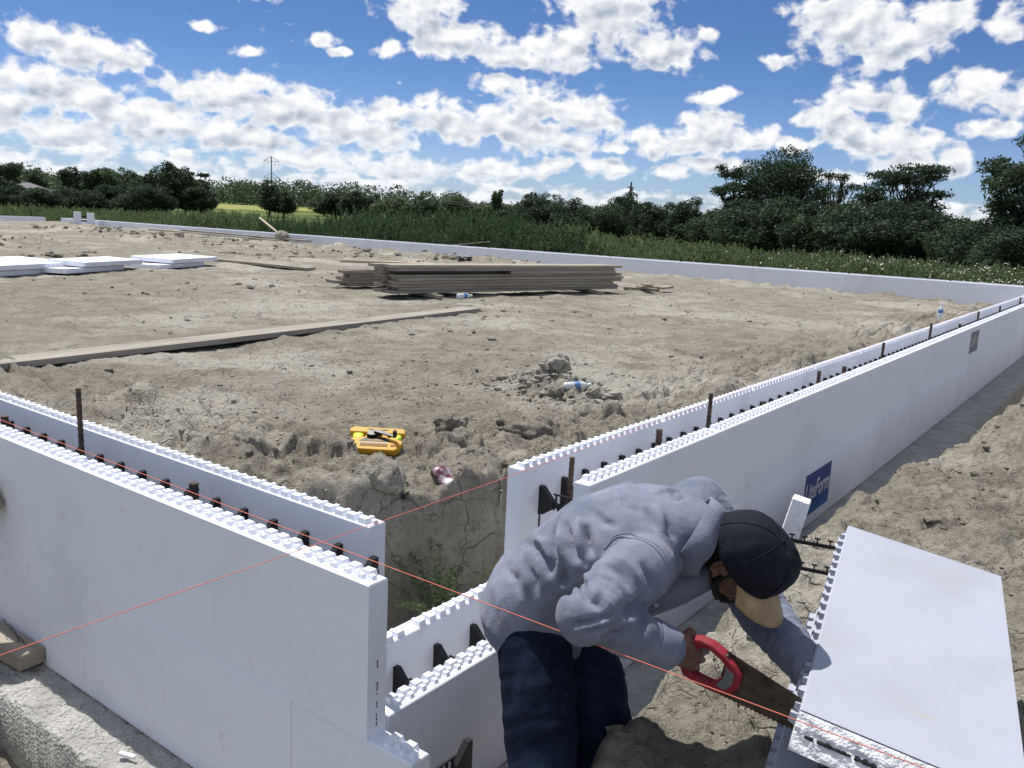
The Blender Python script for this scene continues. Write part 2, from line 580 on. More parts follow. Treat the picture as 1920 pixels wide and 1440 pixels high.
        c = t.mix(t.math('MULTIPLY', t.sstep(fine, 0.48, 0.66), 0.55), c, (0.170, 0.153, 0.125))
        c = t.mix(t.math('MULTIPLY', t.sstep(t.noise(P, 75.0, 3, 0.7), 0.60, 0.68), 0.6), c, (0.13, 0.112, 0.088))
        c = t.mix(t.math('MULTIPLY', t.sstep(grit, 0.62, 0.75), 0.35), c, (0.42, 0.395, 0.34))
        rub = t.noise(P, 6.5, 5, 0.72)
        c = t.mix(t.math('MULTIPLY', t.sstep(rub, 0.56, 0.66), 0.55), c, (0.155, 0.138, 0.112))
        hgt = t.math('ADD', t.math('MULTIPLY', fine, 1.45), t.math('MULTIPLY', grit, 0.45))
        hgt = t.math('ADD', hgt, t.math('MULTIPLY', t.noise(P, 11.0, 5, 0.62), 1.6))
        hgt = t.math('SUBTRACT', hgt, t.math('MULTIPLY', cr, 1.2))
        c = t.mix(t.math('MULTIPLY', cr, 0.35), c, (0.13, 0.112, 0.088))  # cracks darkened in colour too, for damp soil and the shade of their depth
        return c, hgt, cr
    m, t, b = material('clay', (0.3, 0.26, 0.2), 0.95, 0.1)
    P = pos(t)
    c, hgt, cr = soil(t, P)
    at = t.node('ShaderNodeAttribute', attribute_name='meadow').outputs['Fac']
    n = t.noise(P, 0.06, 4, 0.6)
    n2 = t.noise(P, 0.9, 4, 0.6)
    g = t.mix(t.sstep(n, 0.42, 0.62), (0.060, 0.105, 0.030), (0.165, 0.190, 0.058))
    g = t.mix(t.math('MULTIPLY', n2, 0.5), g, (0.05, 0.075, 0.025))
    t.l.new(t.mix(at, c, g), b.inputs['Base Color'])
    bump(t, b, hgt, 0.85, 0.03)
    MAT['clay'] = m
    m, t, b = material('clay_lump', (0.3, 0.26, 0.2), 0.95, 0.1)
    P = pos(t)
    c, hgt, cr = soil(t, P)
    t.l.new(c, b.inputs['Base Color'])
    bump(t, b, hgt, 0.9, 0.02)
    MAT['lump'] = m

    # foliage
    def leaf(name, a, bcol, trans=0.35):
        m, t, b = material(name, a, 0.6, 0.25)
        P = pos(t)
        n = t.noise(P, 0.9, 3, 0.6)
        n2 = t.node('ShaderNodeNewGeometry').outputs['Random Per Island']
        c = t.mix(t.sstep(n, 0.35, 0.65), a, bcol)
        c = t.mix(t.math('MULTIPLY', n2, 0.55), c, tuple(v * 0.55 for v in a))
        rnd = t.node('ShaderNodeObjectInfo').outputs['Random']
        c = t.mix(t.math('MULTIPLY', rnd, 0.35), c, tuple(v * 1.25 for v in bcol))
        t.l.new(c, b.inputs['Base Color'])
        tr = t.node('ShaderNodeBsdfTranslucent')
        t.l.new(c, tr.inputs[0])
        ms = t.node('ShaderNodeMixShader')
        ms.inputs[0].default_value = trans
        t.l.new(b.outputs[0], ms.inputs[1])
        t.l.new(tr.outputs[0], ms.inputs[2])
        t.l.new(ms.outputs[0], t.n['Material Output'].inputs[0])
        MAT[name] = m
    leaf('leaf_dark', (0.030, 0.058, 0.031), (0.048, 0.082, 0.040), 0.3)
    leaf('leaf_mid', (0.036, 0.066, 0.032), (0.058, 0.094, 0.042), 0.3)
    leaf('leaf_hazed', (0.070, 0.112, 0.056), (0.110, 0.155, 0.072), 0.3)  # paler green: distance haze is put into the leaf colour
    leaf('leaf_weed', (0.080, 0.125, 0.052), (0.125, 0.170, 0.072), 0.45)
    leaf('leaf_weed_dark', (0.046, 0.086, 0.038), (0.072, 0.118, 0.048), 0.4)
    m, t, b = material('bark', (0.06, 0.05, 0.04), 0.9, 0.1)
    bump(t, b, t.noise(obj_coord(t), 9.0, 4), 0.8, 0.05)
    MAT['bark'] = m
    m, t, b = material('petal', (0.72, 0.72, 0.66), 0.7, 0.1)
    MAT['petal'] = m
    m, t, b = material('string', (0.72, 0.20, 0.14), 0.7, 0.2)
    MAT['string'] = m


make_materials()

# ------------------------------------------------------------------ layout numbers (metres)
H1 = 0.4535          # one course of forms
H = 0.907            # two courses
T = 0.370            # outside to outside
PT = 0.070           # one foam panel
FAR_Y = 21.894       # inner face of the far wall
LEFT_X = -46.0


def pad_level(x, y):
    return 0.56 + 0.15 * ss(12, 40, -x) - 0.06 * ss(10, 20, y) * ss(-14, -4, x)


def height(x, y):
    x = np.asarray(x, dtype=float)
    y = np.asarray(y, dtype=float)
    # ---- the clay pad inside the walls
    wob = fbm(x * 1.3, y * 1.3, 4, seed=3) * 0.20
    dR = -0.37 - x
    dL = y - 0.37
    dF = FAR_Y - y
    k = 0.35
    d = np.minimum(dR, np.minimum(dL, dF))
    dm = -k * np.log(np.exp(-np.clip(dR, -5, 30) / k) + np.exp(-np.clip(dL, -5, 30) / k) + np.exp(-np.clip(dF, -5, 30) / k))
    near = ss(3.4, 2.3, y) * ss(-3.4, -2.1, x)
    e0 = 0.12 * (1 - near) + 0.54 * near
    e1 = 0.62 * (1 - near) + 0.66 * near
    e1 = e1 + 0.25 * ss(2.6, 7, y) * ss(-3, -1, x)
    wob = wob * (1 - 0.45 * near)
    prof = ss(0, 1, np.clip((dm + wob - e0) / (e1 - e0), 0, 1)) ** 0.8
    pl = pad_level(x, y)
    pad = -0.06 + (pl + 0.06) * prof
    slope = np.clip(1 - np.abs(prof - 0.55) / 0.55, 0, 1)
    crest = np.exp(-((dm - 0.95) / 0.55) ** 2)
    lump = fbm(x * 2.1, y * 2.1, 4, gain=0.55, seed=9, billow=True)
    f1, f2, hid = cells(x * 2.6 + fbm(x * 5, y * 5, 2, seed=21) * 0.35, y * 2.6 + fbm(x * 5 + 9, y * 5, 2, seed=22) * 0.35, 2)
    boul = (hid - 0.5) * 0.11 * ss(0.0, 0.16, f2 - f1) - 0.05 * ss(0.10, 0.0, f2 - f1)
    rough = 0.25 + 0.9 * crest
    pad = pad + lump * 0.10 * (0.18 + crest) + boul * (crest * 0.9 + slope * 0.25)
    pad = pad + fbm(x * 0.45, y * 0.45, 3, seed=5) * 0.05 + fbm(x * 6, y * 6, 5, gain=0.6, seed=14) * 0.014 * (0.6 + 1.6 * crest)
    pad = pad + fbm(x * 9, y * 9, 4, gain=0.6, seed=15) * 0.045 * slope + fbm(x * 3.1, y * 3.1, 4, gain=0.62, seed=16) * 0.17 * slope
    # spoil ridges across the far half of the pad
    for (ax, ay, bx, by, h, w) in ((-27, 14.5, -14.0, 17.0, 0.18, 0.7), (-36, 17.5, -27, 18.4, 0.10, 0.6), (-22, 18.4, -13.0, 19.2, 0.22, 0.6),
                                   (-16.6, 6.0, -18.5, 8.2, 0.16, 0.5), (-24, 8, -24, 10.5, 0.2, 0.6), (-34, 15, -24, 17.5, 0.2, 0.6)):
        tx, ty = bx - ax, by - ay
        u = np.clip(((x - ax) * tx + (y - ay) * ty) / (tx * tx + ty * ty), 0, 1)
        dd = np.hypot(x - ax - u * tx, y - ay - u * ty)
        pad = pad + h * np.exp(-(dd / w) ** 2) * np.clip(0.6 + fbm(x * 1.2, y * 1.2, 4, seed=31) * 1.6, 0, 2.0)
    # the small dug heap with the half-buried bottle
    hd = np.hypot((x + 2.25) / 1.1, (y - 4.3) / 0.8)
    pad = pad + 0.10 * np.exp(-(hd / 0.33) ** 2) * (0.7 + 1.4 * fbm(x * 7, y * 7, 3, seed=41)) - 0.05 * np.exp(-((hd - 0.55) / 0.2) ** 2)
    pad = np.where(np.minimum(dR, np.minimum(dL, dF)) < 0.02, np.minimum(pad, -0.06), pad)
    # ---- outside, right: trench and spoil bank
    w2 = fbm(x * 1.6 + 4, y * 1.6, 4, seed=6) * 0.22
    toe = np.interp(y, [-3, 0, 0.9, 1.6, 2.4, 3.6, 4.2, 6, 9, 30], [0.42, 0.35, 0.27, 0.17, 0.05, 0.09, 0.19, 0.36, 0.50, 0.55])
    rise = ss(0.0, 0.30, x - toe + w2 * 0.5) ** 0.8
    top = np.interp(y, [-3, 0, 0.4, 1, 3, 30], [0.34, 0.44, 0.50, 0.44, 0.40, 0.36]) - 0.12 * ss(1.2, 3.5, x) - 0.22 * ss(3.5, 8, x)
    blump = fbm(x * 1.7 + 3, y * 1.7 - 2, 5, gain=0.55, seed=51, billow=True)
    bank = -0.24 + (top + 0.24) * rise + rise * (blump * 0.13 + boul * 0.25 + fbm(x * 7, y * 7, 5, gain=0.6, seed=52) * 0.03)
    # ---- outside, near left: trench and low spoil
    rl = ss(0.18, 0.75, -y + w2 * 0.4)
    lo = -0.26 + rl * (0.36 + blump * 0.08) + fbm(x * 7, y * 7, 5, gain=0.6, seed=53) * 0.02
    lo = lo + 0.22 * ss(0.8, 1.8, -y)
    mR = ss(-0.15, 0.45, x)
    out = lo * (1 - mR) + bank * mR
    # ---- the field round the site
    fld = fbm(x * 0.02, y * 0.02, 3, seed=61) * 0.5 + fbm(x * 0.4, y * 0.4, 3, seed=62) * 0.06
    dist = np.hypot(x - CAM_POS[0], y - CAM_POS[1])
    fld = fld + 0.0135 * np.clip(dist - 90, 0, 420) + 0.004 * np.clip(dist - 510, 0, 1500)
    beyond = np.maximum(ss(FAR_Y + 0.45, FAR_Y + 2.0, y), np.maximum(ss(46.5, 50, -x), np.maximum(ss(6, 10, x), ss(6, 12, -y))))
    inside = (x < -0.36) & (y > 0.36) & (y < FAR_Y + 0.2) & (x > LEFT_X - 0.3)
    z = np.where(inside, pad, out)
    return z * (1 - beyond) + fld * beyond


def axis_coords(lo, hi, step, ends, growth=1.045, smax=120.0):
    c = list(np.arange(lo, hi, step))
    s = step
    a = hi
    up = []
    while a < ends[1]:
        s = min(s * growth, smax)
        up.append(a)
        a += s
    up.append(ends[1])
    s = step
    a = lo
    dn = []
    while a > ends[0]:
        s = min(s * growth, smax)
        a -= s
        dn.append(a)
    return np.array(sorted(dn) + c + up)


def build_ground():
    xs = axis_coords(-2.9, 1.9, 0.0145, (-4200, 3000), 1.030)
    ys = axis_coords(-0.9, 4.6, 0.0145, (-1200, 5200), 1.027)
    Xg, Yg = np.meshgrid(xs, ys)
    Zg = height(Xg, Yg)
    n, m = len(ys), len(xs)
    V = np.stack([Xg.ravel(), Yg.ravel(), Zg.ravel()], 1)
    idx = np.arange(n * m).reshape(n, m)
    F = np.stack([idx[:-1, :-1].ravel(), idx[:-1, 1:].ravel(), idx[1:, 1:].ravel(), idx[1:, :-1].ravel()], 1)
    me = mesh_np('ground', V, F, MAT['clay'], True)
    x, y = V[:, 0], V[:, 1]
    mead = np.maximum(ss(FAR_Y + 0.6, FAR_Y + 2.2, y + fbm(x * .5, y * .5, 2, seed=71)), np.maximum(ss(47, 49, -x), np.maximum(ss(7, 10, x), ss(7, 12, -y))))
    a = me.attributes.new('meadow', 'FLOAT', 'POINT')
    a.data.foreach_set('value', mead.astype(np.float32))
    o = link('ground', me)
    tag(o, kind='structure')
    print('ground verts', len(V))


build_ground()


def slab(name, x0, x1, y0, y1, ztop, depth, step, amp, seed):
    """concrete strip with a rough struck-off top"""
    nx = max(2, int((x1 - x0) / step) + 1)
    ny = max(2, int((y1 - y0) / step) + 1)
    xs = np.linspace(x0, x1, nx)
    ys = np.linspace(y0, y1, ny)
    Xg, Yg = np.meshgrid(xs, ys)
    f1, f2, hid = cells(Xg * 26 + fbm(Xg * 20, Yg * 20, 2, seed=seed) * 0.6, Yg * 34, seed)
    Z = ztop + amp * (fbm(Xg * 14, Yg * 20, 4, gain=0.6, seed=seed) * 0.9 + (hid - 0.5) * 0.9 * ss(0.0, 0.3, f2 - f1) - 0.2)
    edge = np.minimum(np.minimum(Xg - x0, x1 - Xg), np.minimum(Yg - y0, y1 - Yg))
    Z = Z - 0.02 * np.exp(-edge / 0.012)
    V = np.stack([Xg.ravel(), Yg.ravel(), Z.ravel()], 1)
    idx = np.arange(nx * ny).reshape(ny, nx)
    F = np.stack([idx[:-1, :-1].ravel(), idx[:-1, 1:].ravel(), idx[1:, 1:].ravel(), idx[1:, :-1].ravel()], 1)
    rim = np.concatenate([idx[0, :], idx[1:, -1], idx[-1, -2::-1], idx[-2:0:-1, 0]])
    low = V[rim].copy()
    wob = fbm(low[:, 0] * 4, low[:, 1] * 4, 3, seed=seed + 3) * 0.012
    low[:, 2] = ztop - depth
    low[:, :2] += wob[:, None]
    b0 = len(V)
    V = np.vstack([V, low])
    k = np.arange(len(rim))
    F2 = np.stack([rim, b0 + k, b0 + (k + 1) % len(rim), np.roll(rim, -1)], 1)
    me = mesh_np(name, V, np.vstack([F, F2]), MAT['concrete'], True)
    return tag(link(name, me), kind='structure')


slab('footing', -3.4, 0.36, -0.205, 0.45, -0.004, 0.30, 0.0085, 0.012, 81)
slab('footing', -46.5, -3.4, -0.205, 0.45, -0.004, 0.30, 0.06, 0.012, 82)
slab('footing', -0.46, 0.36, 0.4502, 7.0, -0.006, 0.30, 0.016, 0.006, 83)
slab('footing', -0.46, 0.37, 7.0, 23.0, -0.006, 0.30, 0.08, 0.006, 84)


# ------------------------------------------------------------------ foam walls
PITCH = 0.0542


def panel_mesh(L, studs=True, h=H1, flip=False, mat='foam', damaged=False):
    """a moulded foam panel: runs along +X, outer face at y=0, back at y=PT; interlocking knobs on its top edge"""
    mb = MB()
    c = 0.004
    zt = h
    mb.box(0.0006, L - 0.0006, 0, PT, 0.0, zt - c, 0, True)
    mb.v[4:8] = [mb.v[4], mb.v[5], mb.v[6], mb.v[7]]
    # soft upper arris
    vs = [(0.0006, 0, zt - c), (L - 0.0006, 0, zt - c), (L - 0.0006, PT, zt - c), (0.0006, PT, zt - c),
          (0.003, c, zt), (L - 0.003, c, zt), (L - 0.003, PT - c, zt), (0.003, PT - c, zt)]
    mb.f = [f for f in mb.f if f != (4, 5, 6, 7)]
    mb.add(vs, [(4, 5, 6, 7), (0, 1, 5, 4), (1, 2, 6, 5), (2, 3, 7, 6), (3, 0, 4, 7)])
    if studs:
        r = random.Random(int(L * 1000) + 5)
        n = int((L - 0.02) / PITCH)
        off = (L - n * PITCH) / 2
        for i in range(n):
            x = off + (i + 0.5) * PITCH

            def Y(a, b):
                return (a, b) if not flip else (PT - b, PT - a)
            j = lambda s: r.uniform(-s, s)
            if damaged and r.random() < 0.15:
                continue
            y0, y1 = Y(0.034, 0.066)
            mb.box(x - 0.0188 + j(.0008), x + 0.0188 + j(.0008), y0, y1, zt - 0.002, zt + 0.017 + j(.001), 0.004, False)
            y0, y1 = Y(0.012, 0.034)
            mb.box(x - 0.0102, x + 0.0102, y0, y1, zt - 0.002, zt + 0.0125 + j(.001), 0.0035, False)
            y0, y1 = Y(0.026, 0.046)
            mb.box(x + PITCH / 2 - 0.0095, x + PITCH / 2 + 0.0095, y0, y1, zt - 0.002, zt + 0.0105 + j(.001), 0.003, False)
    return mb.mesh('foam_panel', MAT[mat])


_pm = {}


def pm(L, studs=True, flip=False, mat='foam'):
    k = (round(L, 4), studs, flip, mat)
    if k not in _pm:
        _pm[k] = panel_mesh(L, studs, H1, flip, mat)
    return _pm[k]


def tie_mesh():
    """black plastic web tie; across = +X from one panel face (0) to the other (G); height along Z; thickness along Y"""
    G = T - 2 * PT
    mb = MB()
    for s in (0, 1):
        pts = [(0.0, -0.058), (0.0, 0.062), (0.018, 0.062), (0.070, 0.008), (0.070, -0.022), (0.024, -0.054)]
        if s:
            pts = [(G - a, b) for a, b in pts][::-1]
        mb.prism(pts, -0.011, 0.011, 'y')
        mb.box(*((0.0, 0.004) if not s else (G - 0.004, G)), -0.004, 0.004, -0.17, -0.058)
    # bar with scalloped underside
    bot = []
    n = 4
    x0, x1 = 0.069, G - 0.069
    for i in range(n):
        a = x0 + (x1 - x0) * i / n
        b = x0 + (x1 - x0) * (i + 1) / n
        bot += [(a, -0.030), (a + (b - a) * 0.25, -0.019), (a + (b - a) * 0.5, -0.016), (a + (b - a) * 0.75, -0.019)]
    bot.append((x1, -0.030))
    for i in range(len(bot) - 1):
        (a, z0), (b, z1) = bot[i], bot[i + 1]
        mb.prism([(a, z0), (b, z1), (b, 0.004), (a, 0.004)], -0.005, 0.005, 'y')
    for i in range(4):
        x = 0.066 + (G - 0.132) * (i + 0.5) / 4
        mb.box(x - 0.003, x + 0.003, -0.004, 0.004, 0.003, 0.036)
        mb.box(x - 0.012, x + 0.012, -0.004, 0.004, 0.036, 0.042)
    return mb.mesh('tie', MAT['plastic'])


TIE = tie_mesh()
TIE_STEP = 3 * PITCH


def wall_run(root, x0, x1, plen, side_out, studs_top=True, courses=(0, 1), group_z=0.0, first=None):
    """panels of one leaf of a wall laid along local X of root"""
    for cidx in courses:
        x = x1
        k = 0
        while x > x0 + 0.02:
            L = plen if not (k == 0 and first) else first
            L = min(L, x - x0)
            me = pm(L, studs_top and cidx == courses[-1], not side_out)
            y = 0.0 if side_out else T - PT
            link('foam_panel', me, root, loc=(x - L, y + random.uniform(-.0012, .0012), group_z + cidx * H1))
            x -= L
            k += 1


# --- near left wall: local X along world X, outer face on y = 0
wl = empty('foam_wall')
tag(wl, 'near left white foam form wall with open core, running out of the photo at lower left', 'wall', 'foam form walls of the foundation')
wall_run(wl, -10.0, -0.278, 1.22, True)
link('foam_panel', panel_mesh(0.278 + 0.042, True, H1), wl, loc=(-0.278, -0.004, H1))
link('foam_panel', panel_mesh(0.278 + 0.205, True, H1, damaged=True), wl, loc=(-0.278, 0.001, 0))
wall_run(wl, -10.0, -0.27, 1.22, False)
for k in range(62):
    for z in ((H - 0.150, H1 - 0.150) if k < 2 else (H - 0.150,)):
        o = link('tie', TIE, wl, loc=(-0.40 - k * TIE_STEP, PT, z), rot=(0, 0, RAD(90)))
link('tie', TIE, wl, loc=(-0.24, PT, H - 0.150), rot=(0, 0, RAD(90)))
link('tie', TIE, wl, loc=(-0.08, PT, H1 - 0.130), rot=(0, 0, RAD(90)))
link('tie', TIE, wl, loc=(0.16, PT, H1 - 0.150), rot=(0, 0, RAD(90)))

mb = MB()
rr = random.Random(2)
for k in range(18):
    z0 = H1 + 0.02 + k * 0.013 + rr.uniform(0, .003)
    if rr.random() < 0.7:
        mb.box(0.0405, 0.0432, 0.030, 0.030 + rr.uniform(.0015, .003), z0, z0 + rr.uniform(.005, .012))
link('flange', mb.mesh('flange', MAT['plastic']), wl)

# --- right wall: local X along world +Y, outer face on x = 0
wr = empty('foam_wall', rot=(0, 0, RAD(90)))
tag(wr, 'long right white foam form wall with open core and blue stickers, running from the worker to the far corner', 'wall', 'foam form walls of the foundation')
Y1 = FAR_Y - 0.005
wall_run(wr, 1.165, Y1, 1.22, True, True, (1,))
wall_run(wr, 1.15, Y1, 1.22, False, True, (1,))
wall_run(wr, 1.165, Y1, 1.22, True, False, (0,))
wall_run(wr, 1.15, Y1, 1.22, False, False, (0,))
# open lower course near the corner
link('foam_panel', panel_mesh(1.165 - 0.125, True, H1), wr, loc=(0.125, 0.002, 0))
link('foam_panel', panel_mesh(1.15 - 0.375, True, H1, True, damaged=True), wr, loc=(0.375, T - PT, 0))
for k in range(124):
    link('tie', TIE, wr, loc=(1.285 + k * TIE_STEP, PT, H - 0.155), rot=(0, 0, RAD(90)))
for k in range(5):
    link('tie', TIE, wr, loc=(0.46 + k * 0.205, PT, H1 - 0.155), rot=(0, 0, RAD(90)))

# --- far wall: local X along world X
wf = empty('foam_wall', (0, FAR_Y, 0))
tag(wf, 'far white foam form wall in front of the weeds and trees', 'wall', 'foam form walls of the foundation')
for cidx in (0, 1):
    x = 0.0
    while x > -45.5:
        link('foam_panel', pm(2.44, cidx == 1, True), wf, loc=(x - 2.44, 0, cidx * H1))
        link('foam_panel', pm(2.44, cidx == 1, False), wf, loc=(x - 2.44, T - PT, cidx * H1))
        x -= 2.44
# --- wall beyond the far left stub
wq = empty('foam_wall', (-46.6, 21.2, 0), (0, 0, RAD(90)))
tag(wq, 'low white foam form wall left of the upright corner blocks at the far left', 'wall', 'foam form walls of the foundation')
for cidx in (0, 1):
    x = 0.0
    while x > -20:
        link('foam_panel', pm(2.44, cidx == 1, True), wq, loc=(x - 2.44, 0, cidx * H1))
        link('foam_panel', pm(2.44, cidx == 1, False), wq, loc=(x - 2.44, T - PT, cidx * H1))
        x -= 2.44


# --- stickers on the right wall
def text_mesh(body, size, mat, bold=0.0, shear=0.0):
    cu = bpy.data.curves.new('lettering', 'FONT')
    cu.body = body
    cu.size = size
    cu.offset = bold
    cu.shear = shear
    cu.extrude = 0.0004
    cu.align_x = 'CENTER'
    cu.align_y = 'CENTER'
    ob = bpy.data.objects.new('lettering', cu)
    COL.objects.link(ob)
    dg = bpy.context.evaluated_depsgraph_get()
    me = bpy.data.meshes.new_from_object(ob.evaluated_get(dg))
    bpy.data.objects.remove(ob)
    me.materials.clear()
    me.materials.append(mat)
    return me


def sticker_mat(name, cols):
    m, t, b = material(name, cols[0], 0.45, 0.35)
    P = obj_coord(t)
    z = t.sep(P)[2]
    r = t.node('ShaderNodeValToRGB')
    cr = r.color_ramp
    cr.elements[0].position = 0.0
    cr.elements[0].color = (*cols[1], 1)
    cr.elements[1].position = 0.45
    cr.elements[1].color = (*cols[0], 1)
    t.l.new(t.lin(t.math('ADD', z, t.math('MULTIPLY', t.noise(P, 12.0, 3), 0.06)), -0.12, 0.17), r.inputs[0])
    t.l.new(r.outputs[0], b.inputs['Base Color'])
    return m


BLUE = sticker_mat('sticker_blue', ((0.006, 0.035, 0.22), (0.012, 0.15, 0.40)))
GREY = sticker_mat('sticker_grey', ((0.10, 0.115, 0.19), (0.045, 0.10, 0.26)))
m_let, _, _ = material('letter_white', (0.62, 0.64, 0.66), 0.5)
m_let2, _, _ = material('letter_blue', (0.12, 0.20, 0.42), 0.5)
m_let3, _, _ = material('letter_tan', (0.42, 0.42, 0.40), 0.5)
for (y0, y1, z0, z1, mt, lm) in ((3.84, 4.385, 0.072, 0.362, BLUE, m_let), (9.56, 10.13, 0.595, 0.845, GREY, m_let3)):
    mb = MB()
    w, hh = (y1 - y0) / 2, (z1 - z0) / 2
    mb.box(-w, w, -0.0012, 0.0, -hh, hh)
    s = link('sticker', mb.mesh('sticker', mt), wr, loc=((y0 + y1) / 2, -0.0005, (z0 + z1) / 2))
    tm = text_mesh('LiteForm', 0.155, lm, 0.0025, 0.12)
    xs = [v.co.x for v in tm.vertices]
    k = (2 * w * 0.92) / (max(xs) - min(xs))
    for v in tm.vertices:
        v.co.x *= k
        v.co.y *= 1.12
    link('lettering', tm, s, loc=(0, -0.0022, 0.012), rot=(RAD(90), 0, 0))


# ------------------------------------------------------------------ steel bars standing in the cores
def rebar(x, y, z0, z1, r, label, lean=(0, 0), mat='rust', name='rebar'):
    mb = MB()
    n = int((z1 - z0) / 0.012)
    pts = []
    rs = []
    for i in range(n + 1):
        t = i / n
        pts.append((lean[0] * t, lean[1] * t, (z1 - z0) * t))
        rs.append(r * (1.12 if i % 2 else 0.95))
    mb.tube(pts, rs, 8)
    o = link(name, mb.mesh(name, MAT[mat], False), loc=(x, y, z0))
    return tag(o, label, 'rebar', 'steel bars standing in the wall cores')


rebar(-1.79, 0.185, 0.0, 1.125, 0.0105, 'tall rusty steel bar standing above the near left wall', (-0.02, 0.0))
rebar(-1.03, 0.185, 0.0, 0.905, 0.0165, 'short blunt brown stub in the core of the near left wall', (0.0, 0.0))
rebar(-2.52, 0.20, 0.0, 0.885, 0.016, 'reddish steel stub low in the left wall core at the photo edge', (0.0, 0.0))
rebar(-0.13, 0.185, 0.0, 0.842, 0.013, 'steel stub just behind the cut end of the near left wall')
rebar(-0.185, 1.30, 0.0, 0.952, 0.0105, 'dark steel bar at the open near end of the right wall behind the worker', (0.012, 0.01))
rebar(-0.185, 2.09, 0.0, 0.93, 0.0155, 'thick ribbed steel stub in the right wall, second bar from its near end')
rebar(-0.185, 2.65, 0.0, 1.03, 0.0115, 'tall dark bar in the right wall, third from its near end', (0.004, 0.0))
rebar(-0.185, 3.46, 0.0, 0.872, 0.016, 'low reddish steel stub in the right wall between two black ties')
rebar(-0.185, 4.55, 0.0, 0.925, 0.013, 'leaning grey steel bar in the right wall before the taller brown one', (-0.03, 0.05))
rebar(-0.185, 5.12, 0.0, 0.905, 0.016, 'short thick brown stub beside the leaning bar in the right wall')
rebar(-0.185, 6.23, 0.0, 0.99, 0.0115, 'tall straight brown bar halfway along the right wall', (0.0, 0.02))
rebar(-0.185, 8.14, 0.0, 1.025, 0.0125, 'rust red leaning bar far along the right wall', (0.0, 0.05))
rebar(-0.185, 9.9, 0.0, 0.905, 0.016, 'small stub far along the right wall above the grey sticker')
rebar(-0.185, 11.2, 0.0, 0.985, 0.012, 'thin bar in the right wall close to the far corner, nearest of the last three')
rebar(-0.185, 13.2, 0.0, 0.955, 0.013, 'short bar in the right wall near the far corner, middle of the last three')
rebar(-0.185, 15.6, 0.0, 0.985, 0.012, 'tiny last visible bar in the right wall by the far corner')


# ------------------------------------------------------------------ mason's lines
def line(pts, label):
    mb = MB()
    mb.tube(pts, 0.0011, 6)
    o = link('mason_line', mb.mesh('mason_line', MAT['string'], True))
    tag(o, label, 'string', 'mason lines over the walls')


line([(-0.262, -6.5, 0.900), (-0.262, 1.05, 0.918), (-0.30, 3.7, 0.935), (-0.30, 21.8, 0.935)], 'red mason line crossing over the left wall end and running along the right wall')
line([(-10.0, 0.094, 0.925), (-0.26, 0.094, 0.921), (3.0, 0.094, 0.927)], 'red mason line above the left wall core passing in front of the worker and saw')


# ------------------------------------------------------------------ trees, weeds, field
def bearing(b, D):
    """point at compass bearing b (degrees clockwise from +Y) and distance D from where the photographer stands"""
    x = CAM_POS[0] + D * math.sin(RAD(b))
    y = CAM_POS[1] + D * math.cos(RAD(b))
    return x, y, float(height(x, y))


def leaf_cloud(C, R, n, size, rg, flat=0.8, droop=0.0, shell=0.55):
    """n leaf-sized quads spread through ellipsoidal lobes (centres C, radii R)"""
    w = np.array([r[0] * r[1] * r[2] for r in R]) ** 0.72
    k = rg.choice(len(C), n, p=w / w.sum())
    d = rg.normal(size=(n, 3))
    d /= np.linalg.norm(d, axis=1)[:, None]
    rad = shell + (1.06 - shell) * rg.random(n) ** 0.7
    P = np.array(C)[k] + d * rad[:, None] * np.array(R)[k]
    P += rg.normal(size=(n, 3)) * size * 0.6
    a = rg.normal(size=(n, 3))
    a[:, 2] *= flat
    if droop:
        a[:, 2] -= droop
    a /= np.linalg.norm(a, axis=1)[:, None]
    b = np.cross(a, rg.normal(size=(n, 3)))
    b /= np.linalg.norm(b, axis=1)[:, None]
    s = size * (0.55 + 0.9 * rg.random(n))[:, None]
    a = a * s * 1.25
    b = b * s * 0.62
    V = np.stack([P - a, P + b * 0.9 - a * 0.1, P + a, P - b * 0.9 - a * 0.1], 1).reshape(-1, 3)
    return V, np.arange(4 * n).reshape(n, 4)


